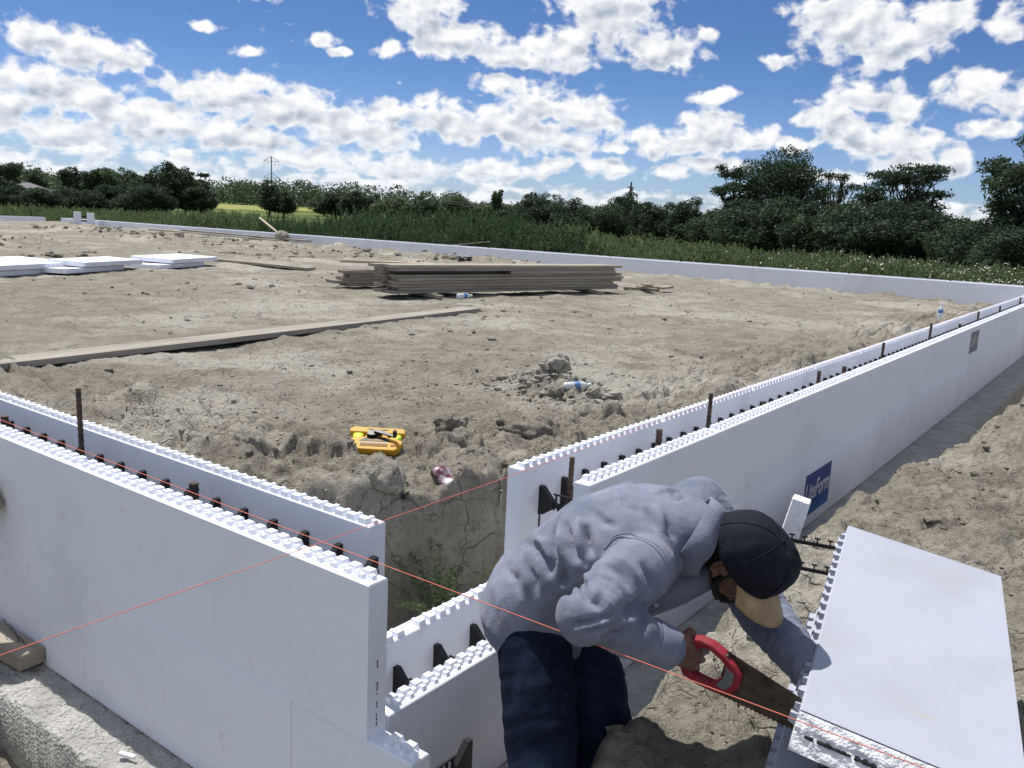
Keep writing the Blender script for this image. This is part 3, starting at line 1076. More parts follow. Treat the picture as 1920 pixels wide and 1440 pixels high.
def tree_meshes(seed, Ht, Wd, n, size, matname, lobes=9, base=0.18, droop=0.0, sparse=False, limbs=6, mult=1, lean=0.0):
    rg = np.random.default_rng(seed)
    C, R = [], []
    zc = Ht * (base + (1 - base) * 0.5)
    hz = Ht * (1 - base) * 0.5
    for i in range(lobes):
        th = rg.random() * 2 * np.pi
        v = rg.uniform(-0.75, 0.85)
        rr = np.sqrt(max(0.05, 1 - v * v)) * rg.uniform(0.30, 0.68)
        C.append((np.cos(th) * rr * Wd / 2 + lean * Ht * (v + 1) / 2, np.sin(th) * rr * Wd / 2, zc + v * hz * 0.74))
        q = rg.uniform(0.20, 0.40) if not sparse else rg.uniform(0.11, 0.22)
        R.append((q * Wd * 0.62, q * Wd * 0.62, q * hz * (0.95 if not sparse else 0.6)))
    if not sparse:
        for i in range(int(lobes * 0.8)):           # small sprays breaking the outline
            th = rg.random() * 2 * np.pi
            v = rg.uniform(-0.4, 1.0)
            rr = np.sqrt(max(0.05, 1 - v * v)) * rg.uniform(0.72, 0.95)
            C.append((np.cos(th) * rr * Wd / 2, np.sin(th) * rr * Wd / 2, zc + v * hz * 0.92))
            q = rg.uniform(0.10, 0.18)
            R.append((q * Wd * 0.6, q * Wd * 0.6, q * hz))
        C.append((0, 0, zc * 0.92))
        R.append((Wd * 0.30, Wd * 0.30, hz * 0.72))
    V, F = leaf_cloud(C, R, n, size, rg, droop=droop, shell=0.10 if sparse else 0.55)
    crown = mesh_np('crown', V, F, MAT[matname])
    mb = MB()
    tr = 0.018 * Ht + 0.03
    top = (lean * Ht * 0.5, 0, Ht * (0.72 if sparse else 0.6))
    mb.tube([(0, 0, -0.3), (0.02 * Ht, 0, Ht * 0.2), (0.01 * Ht + lean * Ht * 0.2, 0.02 * Ht, Ht * 0.42), top], [tr * 1.3, tr, tr * 0.75, tr * 0.3], 7)
    for i in range(min(limbs, len(C))):
        c = Vector(C[i])
        z0 = Ht * rg.uniform(0.16, 0.42)
        st = Vector((0.015 * Ht, 0, z0))
        md = st.lerp(c, 0.5) + Vector((rg.normal() * 0.03 * Ht, rg.normal() * 0.03 * Ht, -0.03 * Ht))
        mb.tube([st, md, c], [tr * 0.6, tr * 0.38, tr * 0.12], 5)
        for q in range(4 if sparse else 1):
            e = c + Vector(tuple(rg.normal(size=3) * np.array(R[i]) * 0.55))
            mb.tube([md.lerp(c, 0.6), md.lerp(c, 0.8).lerp(e, 0.5), e], [tr * 0.2, tr * 0.13, tr * 0.05], 4)
    return crown, mb.mesh('trunk', MAT['bark'], True)


def plant_tree(name, b, D, label, cat, group, meshes, rot=0.0, sc=(1, 1, 1), dz=0.0):
    x, y, z = bearing(b, D)
    t = empty(name, (x, y, z + dz), (0, 0, rot))
    t.scale = sc
    tag(t, label, cat, group)
    link('crown', meshes[0], t)
    link('trunk', meshes[1], t)
    return t


ORDN = ['first', 'second', 'third', 'fourth', 'fifth', 'sixth', 'seventh', 'eighth', 'ninth', 'tenth', 'eleventh', 'twelfth', 'thirteenth', 'fourteenth', 'fifteenth', 'sixteenth', 'seventeenth',
        'eighteenth', 'nineteenth', 'twentieth', 'twenty-first', 'twenty-second', 'twenty-third', 'twenty-fourth', 'twenty-fifth', 'twenty-sixth']


def trees():
    R = random.Random(5)
    # the big trees standing up on the right (bearing, distance, height, width)
    g = 'big trees along the right of the field'
    plant_tree('broadleaf_tree', -19.9, 74, 'tallest dark round tree rising over the hedge right of the utility pole', 'tree', g,
               tree_meshes(101, 8.9, 8.6, 26000, 0.085, 'leaf_dark', 22, 0.16, limbs=9))
    plant_tree('broadleaf_tree', -22.0, 76, 'loose crowned tree leaning out left beside the tallest dark tree', 'tree', g,
               tree_meshes(102, 8.6, 6.2, 7000, 0.09, 'leaf_dark', 30, 0.25, sparse=True, limbs=18, lean=-0.10))
    plant_tree('bare_tree', -16.6, 73, 'thin half-bare grey tree with open twigs between two full trees', 'tree', g,
               tree_meshes(103, 7.6, 5.4, 2600, 0.075, 'leaf_mid', 22, 0.40, sparse=True, limbs=22))
    plant_tree('locust_tree', -12.4, 62, 'wide spreading tree with layered open crown against white cloud', 'tree', g,
               tree_meshes(104, 7.5, 9.4, 12500, 0.085, 'leaf_dark', 52, 0.28, sparse=True, limbs=36))
    plant_tree('locust_tree', -6.3, 46, 'feathery tree with hanging leaves at the right edge of the photo', 'tree', g,
               tree_meshes(105, 7.6, 5.2, 9500, 0.070, 'leaf_mid', 46, 0.20, droop=0.8, sparse=True, limbs=30))
    # hedge trees between them, dark green
    g = 'dark hedge trees behind the weeds'
    hedge = [(-34.6, 100, 5.6, 6.2), (-32.6, 96, 5.0, 6.6), (-30.6, 92, 5.0, 5.6), (-29.3, 96, 6.1, 5.0), (-27.0, 90, 5.2, 6.4), (-25.3, 86, 5.6, 5.2), (-23.6, 82, 4.9, 6.0),
             (-21.6, 68, 4.5, 5.6), (-19.6, 66, 4.9, 6.4), (-17.6, 62, 4.2, 5.4), (-16.0, 60, 4.6, 5.6), (-14.4, 57, 4.1, 5.4), (-12.6, 55, 4.4, 5.6), (-10.9, 54, 3.7, 4.8),
             (-9.2, 52, 3.3, 4.6), (-7.6, 47, 3.0, 4.2), (-5.9, 44, 3.2, 4.4), (-4.2, 42, 3.4, 4.4)]
    words = ['leftmost dark bush of the right hand hedge', 'broad rounded bush beside the leftmost hedge bush', 'rounded dark bush left of the utility pole',
             'pointed dark tree just left of the utility pole', 'wide dark bush just right of the utility pole', 'upright dark bush second right of the utility pole',
             'low dark bush left of the loose crowned tree', 'bush below the loose crowned tree', 'dense dark bush in front of the tallest tree', 'bush right below the tallest tree',
             'dark bush under the half-bare tree', 'dark rounded bush left under the spreading tree', 'dark bush under the middle of the spreading tree',
             'low bush right under the spreading tree', 'low olive bush in the gap between the spreading and the feathery tree', 'low bush left below the feathery tree',
             'dark bush at the foot of the feathery tree', 'dark bush at the right photo edge']
    protos = [tree_meshes(200 + i, 5.0, 5.8, 17000, 0.085, m, 18, 0.02, limbs=3) for i, m in enumerate(('leaf_dark', 'leaf_dark', 'leaf_mid', 'leaf_dark'))]
    for i, (b, D, h, w) in enumerate(hedge):
        plant_tree('hedge_bush', b, D, words[i], 'bush', g, protos[i % 4], R.uniform(0, 6.28), (w / 5.8 * 1.12, w / 5.8 * 1.12, h * (0.92 if b < -23 else 1.0) / 5.0))
    # left rows
    g = 'trees behind the houses at the left'
    lp = [tree_meshes(300 + i, 11, 9, 7000, 0.24, m, 13, 0.12, limbs=5) for i, m in enumerate(('leaf_mid', 'leaf_hazed', 'leaf_mid'))]
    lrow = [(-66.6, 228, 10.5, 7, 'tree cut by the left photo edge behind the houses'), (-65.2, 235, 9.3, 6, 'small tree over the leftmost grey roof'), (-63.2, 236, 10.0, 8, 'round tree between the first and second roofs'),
            (-61.9, 230, 10.8, 9, 'broad tree above the roof with pale gable'), (-61.0, 226, 10.6, 7.5, 'tree right above the hipped house roof'), (-60.3, 231, 10.0, 7, 'ragged tree right of the hipped house'),
            (-59.4, 205, 7.6, 8, 'lower tree right of the houses'), (-58.6, 195, 7.8, 8, 'second lower tree right of the houses')]
    for i, (b, D, h, w, lab) in enumerate(lrow):
        plant_tree('broadleaf_tree', b, D, lab, 'tree', g, lp[i % 3], R.uniform(0, 6.28), (w / 9, w / 9, h * 0.78 / 11))
    g = 'dark trees in the left middle distance'
    dp = [tree_meshes(320 + i, 7.5, 6.0, 9000, 0.15, 'leaf_mid', 14, 0.05, limbs=4) for i in range(2)]  # lighter leaf than the near hedge, haze carried by its colour
    drow = [(-59.6, 128, 5.6, 5.5, 'dark tree at the left end of the big dark clump'), (-58.2, 124, 8.0, 6.4, 'tallest dark tree of the left clump'), (-57.2, 122, 7.3, 5.6, 'dark tree right of the tallest one in the left clump'),
            (-56.2, 120, 5.0, 5.0, 'low dark bush closing the left clump on its right'), (-52.2, 140, 6.6, 5.2, 'dark tree standing below the lattice pylon'), (-51.3, 138, 4.6, 4.5, 'dark bush right of the tree below the pylon'),
            (-48.1, 150, 5.8, 6.0, 'dark tree right of the yellow field strip'), (-47.0, 146, 5.4, 5.5, 'second dark tree right of the yellow field strip')]
    for i, (b, D, h, w, lab) in enumerate(drow):
        plant_tree('broadleaf_tree', b, D, lab, 'tree', g, dp[i % 2], R.uniform(0, 6.28), (w / 6, w / 6, h * 0.84 / 7.5))
    x, y, z = bearing(-56.4, 123)
    plant_tree('bare_tree', -56.3, 126, 'thin open tree with bare twigs at the right of the left clump', 'tree', g, tree_meshes(331, 6.2, 4.6, 1700, 0.12, 'leaf_mid', 12, 0.4, sparse=True, limbs=12))
    # low hedge in front of the houses
    g = 'low hedge bushes before the houses'
    for i in range(13):
        b = -67.4 + i * 0.72
        plant_tree('hedge_bush', b, R.uniform(112, 118), ORDN[i] + ' low dark bush from the left in the row before the houses', 'bush', g, protos[i % 4], R.uniform(0, 6.28), (0.85, 0.85, R.uniform(0.55, 0.78)))
    # mid woods
    g = 'lighter trees in the middle distance'
    mp = [tree_meshes(340 + i, 9, 9, 6500, 0.22, m, 14, 0.05, limbs=3) for i, m in enumerate(('leaf_mid', 'leaf_hazed', 'leaf_hazed'))]
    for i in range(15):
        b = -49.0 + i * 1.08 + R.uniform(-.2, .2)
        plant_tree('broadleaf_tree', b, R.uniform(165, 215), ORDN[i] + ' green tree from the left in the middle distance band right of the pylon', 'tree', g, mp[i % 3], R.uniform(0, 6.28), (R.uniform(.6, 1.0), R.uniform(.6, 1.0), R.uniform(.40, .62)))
    plant_tree('slim_tree', -37.7, 150, 'slim small-headed tree standing above the middle distance band', 'tree', g, tree_meshes(351, 7.0, 2.4, 1500, 0.17, 'leaf_mid', 7, 0.4, limbs=5))
    # far wood on the rise, one mass
    rg = np.random.default_rng(77)
    C, Rr = [], []
    for i in range(330):
        b = rg.uniform(-72, 0)
        D = rg.uniform(330, 480)
        x, y, z = bearing(b, D)
        hh = rg.uniform(5.5, 9.5) * (1.0 if b < -40 else 0.62)
        C.append((x, y, z + hh * 0.5))
        Rr.append((rg.uniform(4.5, 8), rg.uniform(4.5, 8), hh * 0.62))
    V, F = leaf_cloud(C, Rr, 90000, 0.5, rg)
    tag(link('far_wood', mesh_np('far_wood', V, F, MAT['leaf_hazed'])), kind='stuff')


trees()


def weed_batch(n, brange, drange, hfun, leaves, lsize, rg, ymin=FAR_Y + 0.75):
    b = rg.uniform(brange[0], brange[1], n)
    u = rg.random(n)
    D = 1.0 / (1.0 / drange[0] * (1 - u) + 1.0 / drange[1] * u)
    x = CAM_POS[0] + D * np.sin(np.radians(b))
    y = CAM_POS[1] + D * np.cos(np.radians(b))
    ok = (y > ymin) & ((x > -47.5) | (y > ymin))
    b, D, x, y = b[ok], D[ok], x[ok], y[ok]
    n = len(x)
    clump = 0.75 + 0.5 * ss(-0.3, 0.4, perlin(x * 0.35, y * 0.35, 3)) + 0.18 * perlin(x * 1.3, y * 1.3, 8)
    h = hfun(b, D) * clump * rg.uniform(0.72, 1.15, n)
    z = height(x, y)
    base = np.stack([x, y, z], 1)
    lean = rg.normal(size=(n, 2)) * 0.07
    lean[:, 0] += 0.05
    Vs = []
    # stem: one thin upright quad
    w = 0.012 + 0.0004 * D
    ang = rg.uniform(0, np.pi, n)
    sx = np.stack([np.cos(ang) * w, np.sin(ang) * w, np.zeros(n)], 1)
    tip = base + np.stack([lean[:, 0] * h, lean[:, 1] * h, h], 1)
    Vs.append(np.stack([base - sx, base + sx, tip + sx * 0.3, tip - sx * 0.3], 1))
    for k in range(leaves):
        f = rg.uniform(0.22, 1.0, n)
        p = base + np.stack([lean[:, 0] * h * f, lean[:, 1] * h * f, h * f], 1)
        th = rg.uniform(0, 2 * np.pi, n)
        L = lsize * h * (1.25 - 0.85 * f) * rg.uniform(0.7, 1.3, n)
        el = rg.uniform(0.65, 1.42, n)
        d = np.stack([np.cos(th) * np.cos(el), np.sin(th) * np.cos(el), np.sin(el)], 1) * L[:, None]
        s = np.stack([-np.sin(th), np.cos(th), rg.normal(size=n) * 0.3], 1) * (L * 0.13 + 0.006)[:, None]
        m = p + d * 0.5 + np.array([0, 0, 1.0]) * (L * 0.08)[:, None]
        q = p + d - np.array([0, 0, 1.0]) * (L * 0.12)[:, None]
        Vs.append(np.stack([p, m + s, q, m - s], 1))
    V = np.concatenate(Vs, 0).reshape(-1, 3)
    return V, np.arange(len(V)).reshape(-1, 4), tip


def weeds():
    rg = np.random.default_rng(21)

    def h_left(b, D):
        return np.interp(b, [-70, -58, -54], [0.95, 1.0, 1.2])

    def h_mid(b, D):
        return np.interp(b, [-56, -52, -44, -38, -34, -31], [0.95, 1.2, 1.65, 1.65, 1.45, 1.3])

    def h_right(b, D):
        return np.interp(b, [-36, -30, -24, -16, -8, 0], [1.40, 1.15, 0.95, 0.78, 0.74, 0.78])
    V1, F1, _ = weed_batch(9000, (-70, -53), (44, 95), h_left, 9, 0.30, rg)
    V2, F2, _ = weed_batch(13500, (-57, -32), (24, 62), h_mid, 11, 0.20, rg)
    V3, F3, tip = weed_batch(15000, (-35, 2), (22, 66), h_right, 11, 0.26, rg)
    for nm, V, F, mt in (('meadow_weeds', V1, F1, 'leaf_weed'), ('tall_weeds', V2, F2, 'leaf_weed_dark'), ('meadow_weeds', V3, F3, 'leaf_weed')):
        tag(link(nm, mesh_np(nm, V, F, MAT[mt])), kind='stuff')
    # white umbels at the right
    b = np.degrees(np.arctan2(tip[:, 0] - CAM_POS[0], tip[:, 1] - CAM_POS[1]))
    D = np.hypot(tip[:, 0] - CAM_POS[0], tip[:, 1] - CAM_POS[1])
    pick = (rg.random(len(tip)) < np.interp(b, [-24, -18, -8, 0], [0.0, 0.12, 0.26, 0.26])) & (D < 44)
    P = tip[pick]
    n = len(P)
    Vs = []
    for k in range(3):
        c = P + rg.normal(size=(n, 3)) * np.array([0.05, 0.05, 0.015])
        th = rg.uniform(0, 2 * np.pi, n)
        s = rg.uniform(0.012, 0.030, n)
        a = np.stack([np.cos(th) * s, np.sin(th) * s, rg.normal(size=n) * s * 0.4], 1)
        e = np.stack([-np.sin(th) * s, np.cos(th) * s, rg.normal(size=n) * s * 0.4], 1)
        Vs.append(np.stack([c - a, c - e, c + a, c + e], 1))
    V = np.concatenate(Vs, 0).reshape(-1, 3)
    tag(link('white_flowers', mesh_np('white_flowers', V, np.arange(len(V)).reshape(-1, 4), MAT['petal'])), kind='stuff')


weeds()

# yellowish hay strips on the rise
m, t, b = material('hay', (0.23, 0.235, 0.065), 0.9, 0.1)
P = pos(t)
t.l.new(t.mix(t.noise(P, 0.15, 4), (0.17, 0.20, 0.05), (0.30, 0.29, 0.09)), b.inputs['Base Color'])


def hay_field(b0, b1, d0, d1):
    V, n = [], 14
    for i in range(n + 1):
        for j in range(9):
            x, y, z = bearing(b0 + (b1 - b0) * i / n, d0 + (d1 - d0) * j / 8)
            V.append((x, y, z + 0.06))
    F = [(i * 9 + j, (i + 1) * 9 + j, (i + 1) * 9 + j + 1, i * 9 + j + 1) for i in range(n) for j in range(8)]
    tag(link('hay_field', mesh_np('hay_field', V, F, m, True)), kind='structure')


hay_field(-56.2, -52.2, 215, 318)
hay_field(-51.6, -46.5, 225, 318)
hay_field(-62.0, -58.8, 150, 200)


# ------------------------------------------------------------------ houses, pylon, pole
def house(b, D, w, dpt, hw, hr, rot, wallc, roofc, label, dz=0.0):
    x, y, z = bearing(b, D)
    r = empty('house', (x, y, z + dz), (0, 0, rot))
    tag(r, label, 'house', 'houses among the trees at the left')
    mw, _, _ = material('siding', wallc, 0.7)
    mr, tt, bb = material('shingles', roofc, 0.9, 0.1)
    mg, _, _ = material('window_dark', (0.05, 0.06, 0.07), 0.2)
    mb = MB()
    mb.box(-w / 2, w / 2, -dpt / 2, dpt / 2, -1, hw)
    link('wall', mb.mesh('wall', mw), r)
    mb = MB()
    e = 0.5
    vs = [(-w / 2 - e, -dpt / 2 - e, hw), (w / 2 + e, -dpt / 2 - e, hw), (w / 2 + e, dpt / 2 + e, hw), (-w / 2 - e, dpt / 2 + e, hw),
          (-w / 2 + dpt * 0.42, 0, hw + hr), (w / 2 - dpt * 0.42, 0, hw + hr)]
    mb.add(vs, [(0, 1, 5, 4), (1, 2, 5), (2, 3, 4, 5), (3, 0, 4), (3, 2, 1, 0)])
    link('roof', mb.mesh('roof', mr), r)
    for k in (-0.28, 0.05, 0.3):
        mb = MB()
        mb.box(-0.6, 0.6, -0.06, 0.02, -0.6, 0.6)
        link('window', mb.mesh('window', mg), r, loc=(k * w, -dpt / 2, hw * 0.55))


house(-65.6, 185, 4.6, 4, 2.1, 1.1, RAD(-62), (0.42, 0.40, 0.38), (0.20, 0.195, 0.20), 'grey roofed house half hidden by trees near the left photo edge', 0.2)
house(-64.2, 178, 4.2, 4.2, 1.6, 0.8, RAD(-60), (0.62, 0.58, 0.50), (0.24, 0.235, 0.235), 'small pale house with cream gable left of the hipped house', 0.0)
house(-62.0, 176, 6.2, 5, 1.35, 0.95, RAD(-58), (0.60, 0.55, 0.47), (0.34, 0.33, 0.325), 'low house with pale hipped roof and beige walls', 0.0)


def pylon():
    x, y, z = bearing(-52.05, 420)
    r = empty('pylon', (x, y, z), (0, 0, RAD(52)))
    tag(r, 'grey high voltage pylon with two crossarms above the far trees', 'pylon')
    ms, _, _ = material('galvanised', (0.16, 0.17, 0.18), 0.6, 0.3, 0.3)
    Hh = 21.2
    mb = MB()
    mb.tube([(0, 0, 0), (0, 0, Hh)], [0.36, 0.22], 8)
    link('pole', mb.mesh('pole', ms), r)
    for zz, w in ((Hh - 0.9, 3.3), (Hh - 8.2, 3.3)):
        mb = MB()
        mb.tube([(-w, 0, zz - 1.2), (0, 0, zz + 1.0), (w, 0, zz - 1.2)], 0.11, 5)
        mb.tube([(-w, 0, zz - 1.2), (w, 0, zz - 1.2)], 0.09, 5)
        link('crossarm', mb.mesh('crossarm', ms), r)
        for sx in (-w, -w * 0.5, w * 0.5, w):
            mb = MB()
            mb.tube([(sx, 0, zz - 1.2), (sx, 0, zz - 3.0)], 0.09, 5)
            link('insulator', mb.mesh('insulator', ms), r)
    mw, _, _ = material('wire', (0.45, 0.45, 0.45), 0.4, 0.5, 0.8)
    x, y, z = bearing(-29.1, 190)
    r = empty('utility_pole', (x, y, z))
    tag(r, 'dark wooden utility pole leaning over the hedge', 'pole')
    mb = MB()
    mb.tube([(-0.35, 0, 0), (0.22, 0.0, 9.9)], [0.24, 0.18], 8)
    link('pole', mb.mesh('pole', MAT['bark']), r)
    mb = MB()
    mb.box(-0.9, 1.2, -0.08, 0.08, 8.7, 8.9)
    link('crossarm', mb.mesh('crossarm', MAT['bark']), r, rot=(0, 0, RAD(80)))
    mb = MB()
    mb.lathe([(0.02, 0), (0.24, 0.02), (0.26, 0.7), (0.02, 0.74)], 8, (0.46, 0, 7.9))
    link('transformer', mb.mesh('transformer', ms), r)
    for k, dz in ((0, 0.0), (1, 0.45)):
        a = bearing(-41.5, 172)
        c = bearing(-33.8, 178)
        pts = []
        for i in range(13):
            s = i / 12
            pts.append((a[0] + (c[0] - a[0]) * s, a[1] + (c[1] - a[1]) * s, 5.0 + dz - 1.4 * s * 0.5 - 0.5 * 4 * s * (1 - s)))
        mb = MB()
        mb.tube(pts, 0.025, 4)
        o = link('power_line', mb.mesh('power_line', mw))
        tag(o, 'thin pale overhead wire crossing in front of the middle distance trees, ' + ('lower' if k == 0 else 'upper') + ' of two', 'wire', 'overhead wires')


pylon()


# ------------------------------------------------------------------ boards and other things lying on the pad
def board(p0, p1, w, th, label, mat='wood', z=None, lift=0.0, group='loose boards on the pad', side=-1, name='board', tilt=0.0, bow=0.0, end_lift=0.0):
    """a plank whose lower near edge runs p0 -> p1; its width lies to the left of that"""
    p0 = Vector((p0[0], p0[1], 0))
    p1 = Vector((p1[0], p1[1], 0))
    L = (p1 - p0).length
    a = math.atan2(p1.y - p0.y, p1.x - p0.x)
    if z is None:
        zz = max(float(height(p0.x + (p1.x - p0.x) * s, p0.y + (p1.y - p0.y) * s)) for s in (0, .15, .3, .5, .7, .85, 1)) + 0.004
    else:
        zz = z
    mb = MB()
    n = 10
    for i in range(n + 1):
        s = i / n
        x = L * s
        dz = bow * 4 * s * (1 - s)
        for (yy, zc) in ((0, 0), (w, 0), (w, th), (0, th)):
            mb.v.append((x, yy, zc + dz))
    for i in range(n):
        for j in range(4):
            mb.f.append((i * 4 + j, i * 4 + (j + 1) % 4, (i + 1) * 4 + (j + 1) % 4, (i + 1) * 4 + j))
    mb.f += [(3, 2, 1, 0), (n * 4, n * 4 + 1, n * 4 + 2, n * 4 + 3)]
    me = mb.mesh('board', MAT[mat])
    o = link(name, me, loc=(p0.x, p0.y, zz + lift), rot=(tilt, -math.atan2(end_lift, L), a))
    return tag(o, label, 'board', group)


ORD = ['top', 'second', 'third', 'fourth', 'fifth', 'sixth', 'seventh', 'eighth', 'ninth', 'tenth']


def lumber():
    R = random.Random(3)
    d = Vector((0.215, 0.9766, 0))
    n = Vector((-0.9766, 0.215, 0))
    z0 = float(height(-7.8, 10.5)) + 0.055
    base = Vector((-8.15, 8.45, 0))
    lay = 9
    th = 0.046
    for k in range(lay):            # k = 0 is the lowest
        for c in range(2):
            s = R.uniform(-0.05, 0.12) + (0.25 if (k in (1,) and c) else 0) + (-0.12 if k == lay - 1 else 0)
            e = 5.35 + R.uniform(-0.15, 0.12)
            if k == lay - 3 and c == 0:
                s = 2.5            # the gap in the front of the stack
            a = base + d * s + n * (c * 0.27 + R.uniform(0, .02))
            q = base + d * e + n * (c * 0.27 + R.uniform(-.02, .02))
            board(a, q, 0.245, th, ORD[lay - 1 - k] + ' layer from the top of the large lumber stack, ' + ('near' if c == 0 else 'rear') + ' board', 'wood' if R.random() < .55 else 'wood_grey',
                  z0 + k * (th + 0.006), group='boards of the large lumber stack')
    for s, lab in ((0.75, 'short dunnage block under the left end of the large lumber stack'), (4.6, 'short dunnage block under the right end of the large lumber stack')):
        a = base + d * s - n * 0.35
        board(a, a + n * 1.2, 0.10, 0.05, lab, 'wood_grey', z0 - 0.056, group='dunnage blocks under the lumber')
    base = Vector((-9.75, 8.75, 0))
    d2 = Vector((0.26, 0.966, 0))
    z0 = float(height(-8.9, 10.5)) + 0.03
    for k in range(7):
        s = R.uniform(0, 0.25) + (0.7 if k >= 5 else 0) - (0.1 if k == 1 else 0)
        e = 6.7 + R.uniform(-0.3, 0.35) - (0.8 if k > 4 else 0)
        board(base + d2 * s, base + d2 * e, 0.29, 0.05, ORD[6 - k] + ' board from the top of the smaller stack behind the large lumber stack', 'wood_grey', z0 + k * 0.056, group='boards of the smaller lumber stack')
    board((-10.0, 9.0), (-8.8, 10.2), 0.25, 0.045, 'pale short board lying across the left end of the smaller stack', 'wood_pale', z0 + 0.40, group='boards of the smaller lumber stack')
    # the long scaffold plank
    board((-5.12, -0.9), (-6.02, 8.04), 0.30, 0.05, 'long grey plank lying on the clay from the left photo edge towards the lumber', 'wood_grey', z=0.575, bow=-0.01)
    board((-17.2, 11.05), (-13.5, 11.2), 0.26, 0.05, 'plank lying between the foam slabs and the small lumber stack', 'wood')
    board((-35.5, 20.5), (-26.4, 20.6), 0.3, 0.06, 'long planks lying before the far wall at the left, front', 'wood', z=0.70, end_lift=-0.06)
    board((-33.5, 20.9), (-25.2, 21.0), 0.3, 0.06, 'long planks lying before the far wall at the left, rear', 'wood_grey', z=0.76, end_lift=-0.06)
    board((-16.4, 20.0), (-13.8, 20.35), 0.25, 0.06, 'pale board on the spoil ridge behind the large lumber stack', 'wood_pale', end_lift=-0.02)
    board((-17.3, 20.4), (-14.4, 20.7), 0.25, 0.06, 'brown board just behind the pale board on the spoil ridge', 'wood')
    # props leaning on the far wall
    for (p0, p1, lab) in (((-30.4, 22.9, 1.42), (-28.9, 22.6, 0.90), 'brown board leaning over the far wall at the left'), ((-19.0, 22.5, 0.90), (-17.6, 23.0, 1.12), 'pale board leaning over the far wall near the middle')):
        mb = MB()
        v = Vector(p1) - Vector(p0)
        mb.box(-v.length * 0.15, v.length, -0.05, 0.05, -0.02, 0.02)
        o = link('board', mb.mesh('board', MAT['wood_pale']), loc=p0, rot=(0, -math.atan2(v.z, math.hypot(v.x, v.y)), math.atan2(v.y, v.x)))
        tag(o, lab, 'board', 'boards leaning on the far wall')
    # scrap offcuts
    sc = [(-7.05, 14.75, 20, .75, 'lowest grey offcut of the scrap heap right of the lumber'), (-6.9, 14.95, 70, .6, 'pale offcut on the scrap heap right of the lumber'), (-6.55, 15.05, 100, .7, 'long dark offcut at the right of the scrap heap'),
          (-6.75, 14.6, 130, .5, 'short front offcut of the scrap heap')]
    for i, (x, y, a, L, lab) in enumerate(sc):
        v = Vector((math.cos(RAD(a)), math.sin(RAD(a)), 0)) * L
        board(Vector((x, y, 0)) - v / 2, Vector((x, y, 0)) + v / 2, 0.16, 0.045, lab, ('wood_grey', 'wood_pale', 'wood', 'wood_grey')[i], float(height(x, y)) + 0.01 + 0.045 * i * 0.8, group='scrap wood heap')
    # on the left footing
    mb = MB()
    mb.box(-1.1, 0, -0.105, 0, 0, 0.066)
    o = link('board', bevelled(mb.mesh('board', MAT['wood']), 0.004), loc=(-1.80, -0.004, 0.02), rot=(0, 0, RAD(4)))
    tag(o, 'thick short timber lying on the left footing against the foam wall', 'board')
    mb = MB()
    mb.tube([(0, 0, 0), (-0.05, 0.01, 0.03), (-0.10, -0.01, 0.075), (-0.13, 0.0, 0.05), (-0.09, 0.02, 0.004), (-0.02, 0.02, -0.002), (0.03, 0.01, -0.004)], 0.0018, 5)
    o = link('tie_wire', mb.mesh('tie_wire', MAT['plastic'], True), loc=(-1.90, -0.06, 0.092))
    tag(o, 'loop of dark tie wire on the timber at the lower left', 'wire')
    # brace propping the left wall; only its upper end reaches into the photo
    p1, p0 = Vector((-2.112, -0.02, 0.675)), Vector((-2.60, -1.15, 0.12))
    v = (p0 - p1)
    mb = MB()
    mb.box(0, v.length, -0.045, 0.045, -0.065, 0.065)
    o = link('brace', bevelled(mb.mesh('brace', MAT['wood']), 0.004), loc=p1)
    o.rotation_euler = v.to_track_quat('X', 'Z').to_euler()
    tag(o, 'brown wooden brace end propped on the near left wall at the photo edge', 'brace')


lumber()


# ------------------------------------------------------------------ folded foam forms on the clay
def foam_slab(cx, cy, a, L, Wd, th, z, label, tilt=0.0):
    mb = MB()
    mb.box(0, L, 0, Wd, 0, th)
    n = int(L / 0.11)
    for i in range(n):
        x = (i + 0.5) * L / n
        mb.box(x - 0.024, x + 0.024, -0.009, 0.001, 0.020, th - 0.020, 0.0)
    me = mb.mesh('foam_slab', MAT['foam'])
    o = link('foam_slab', me, loc=(cx, cy, z), rot=(tilt, 0, RAD(a)))
    return tag(o, label, 'foam slab', 'foam slabs lying on the clay')


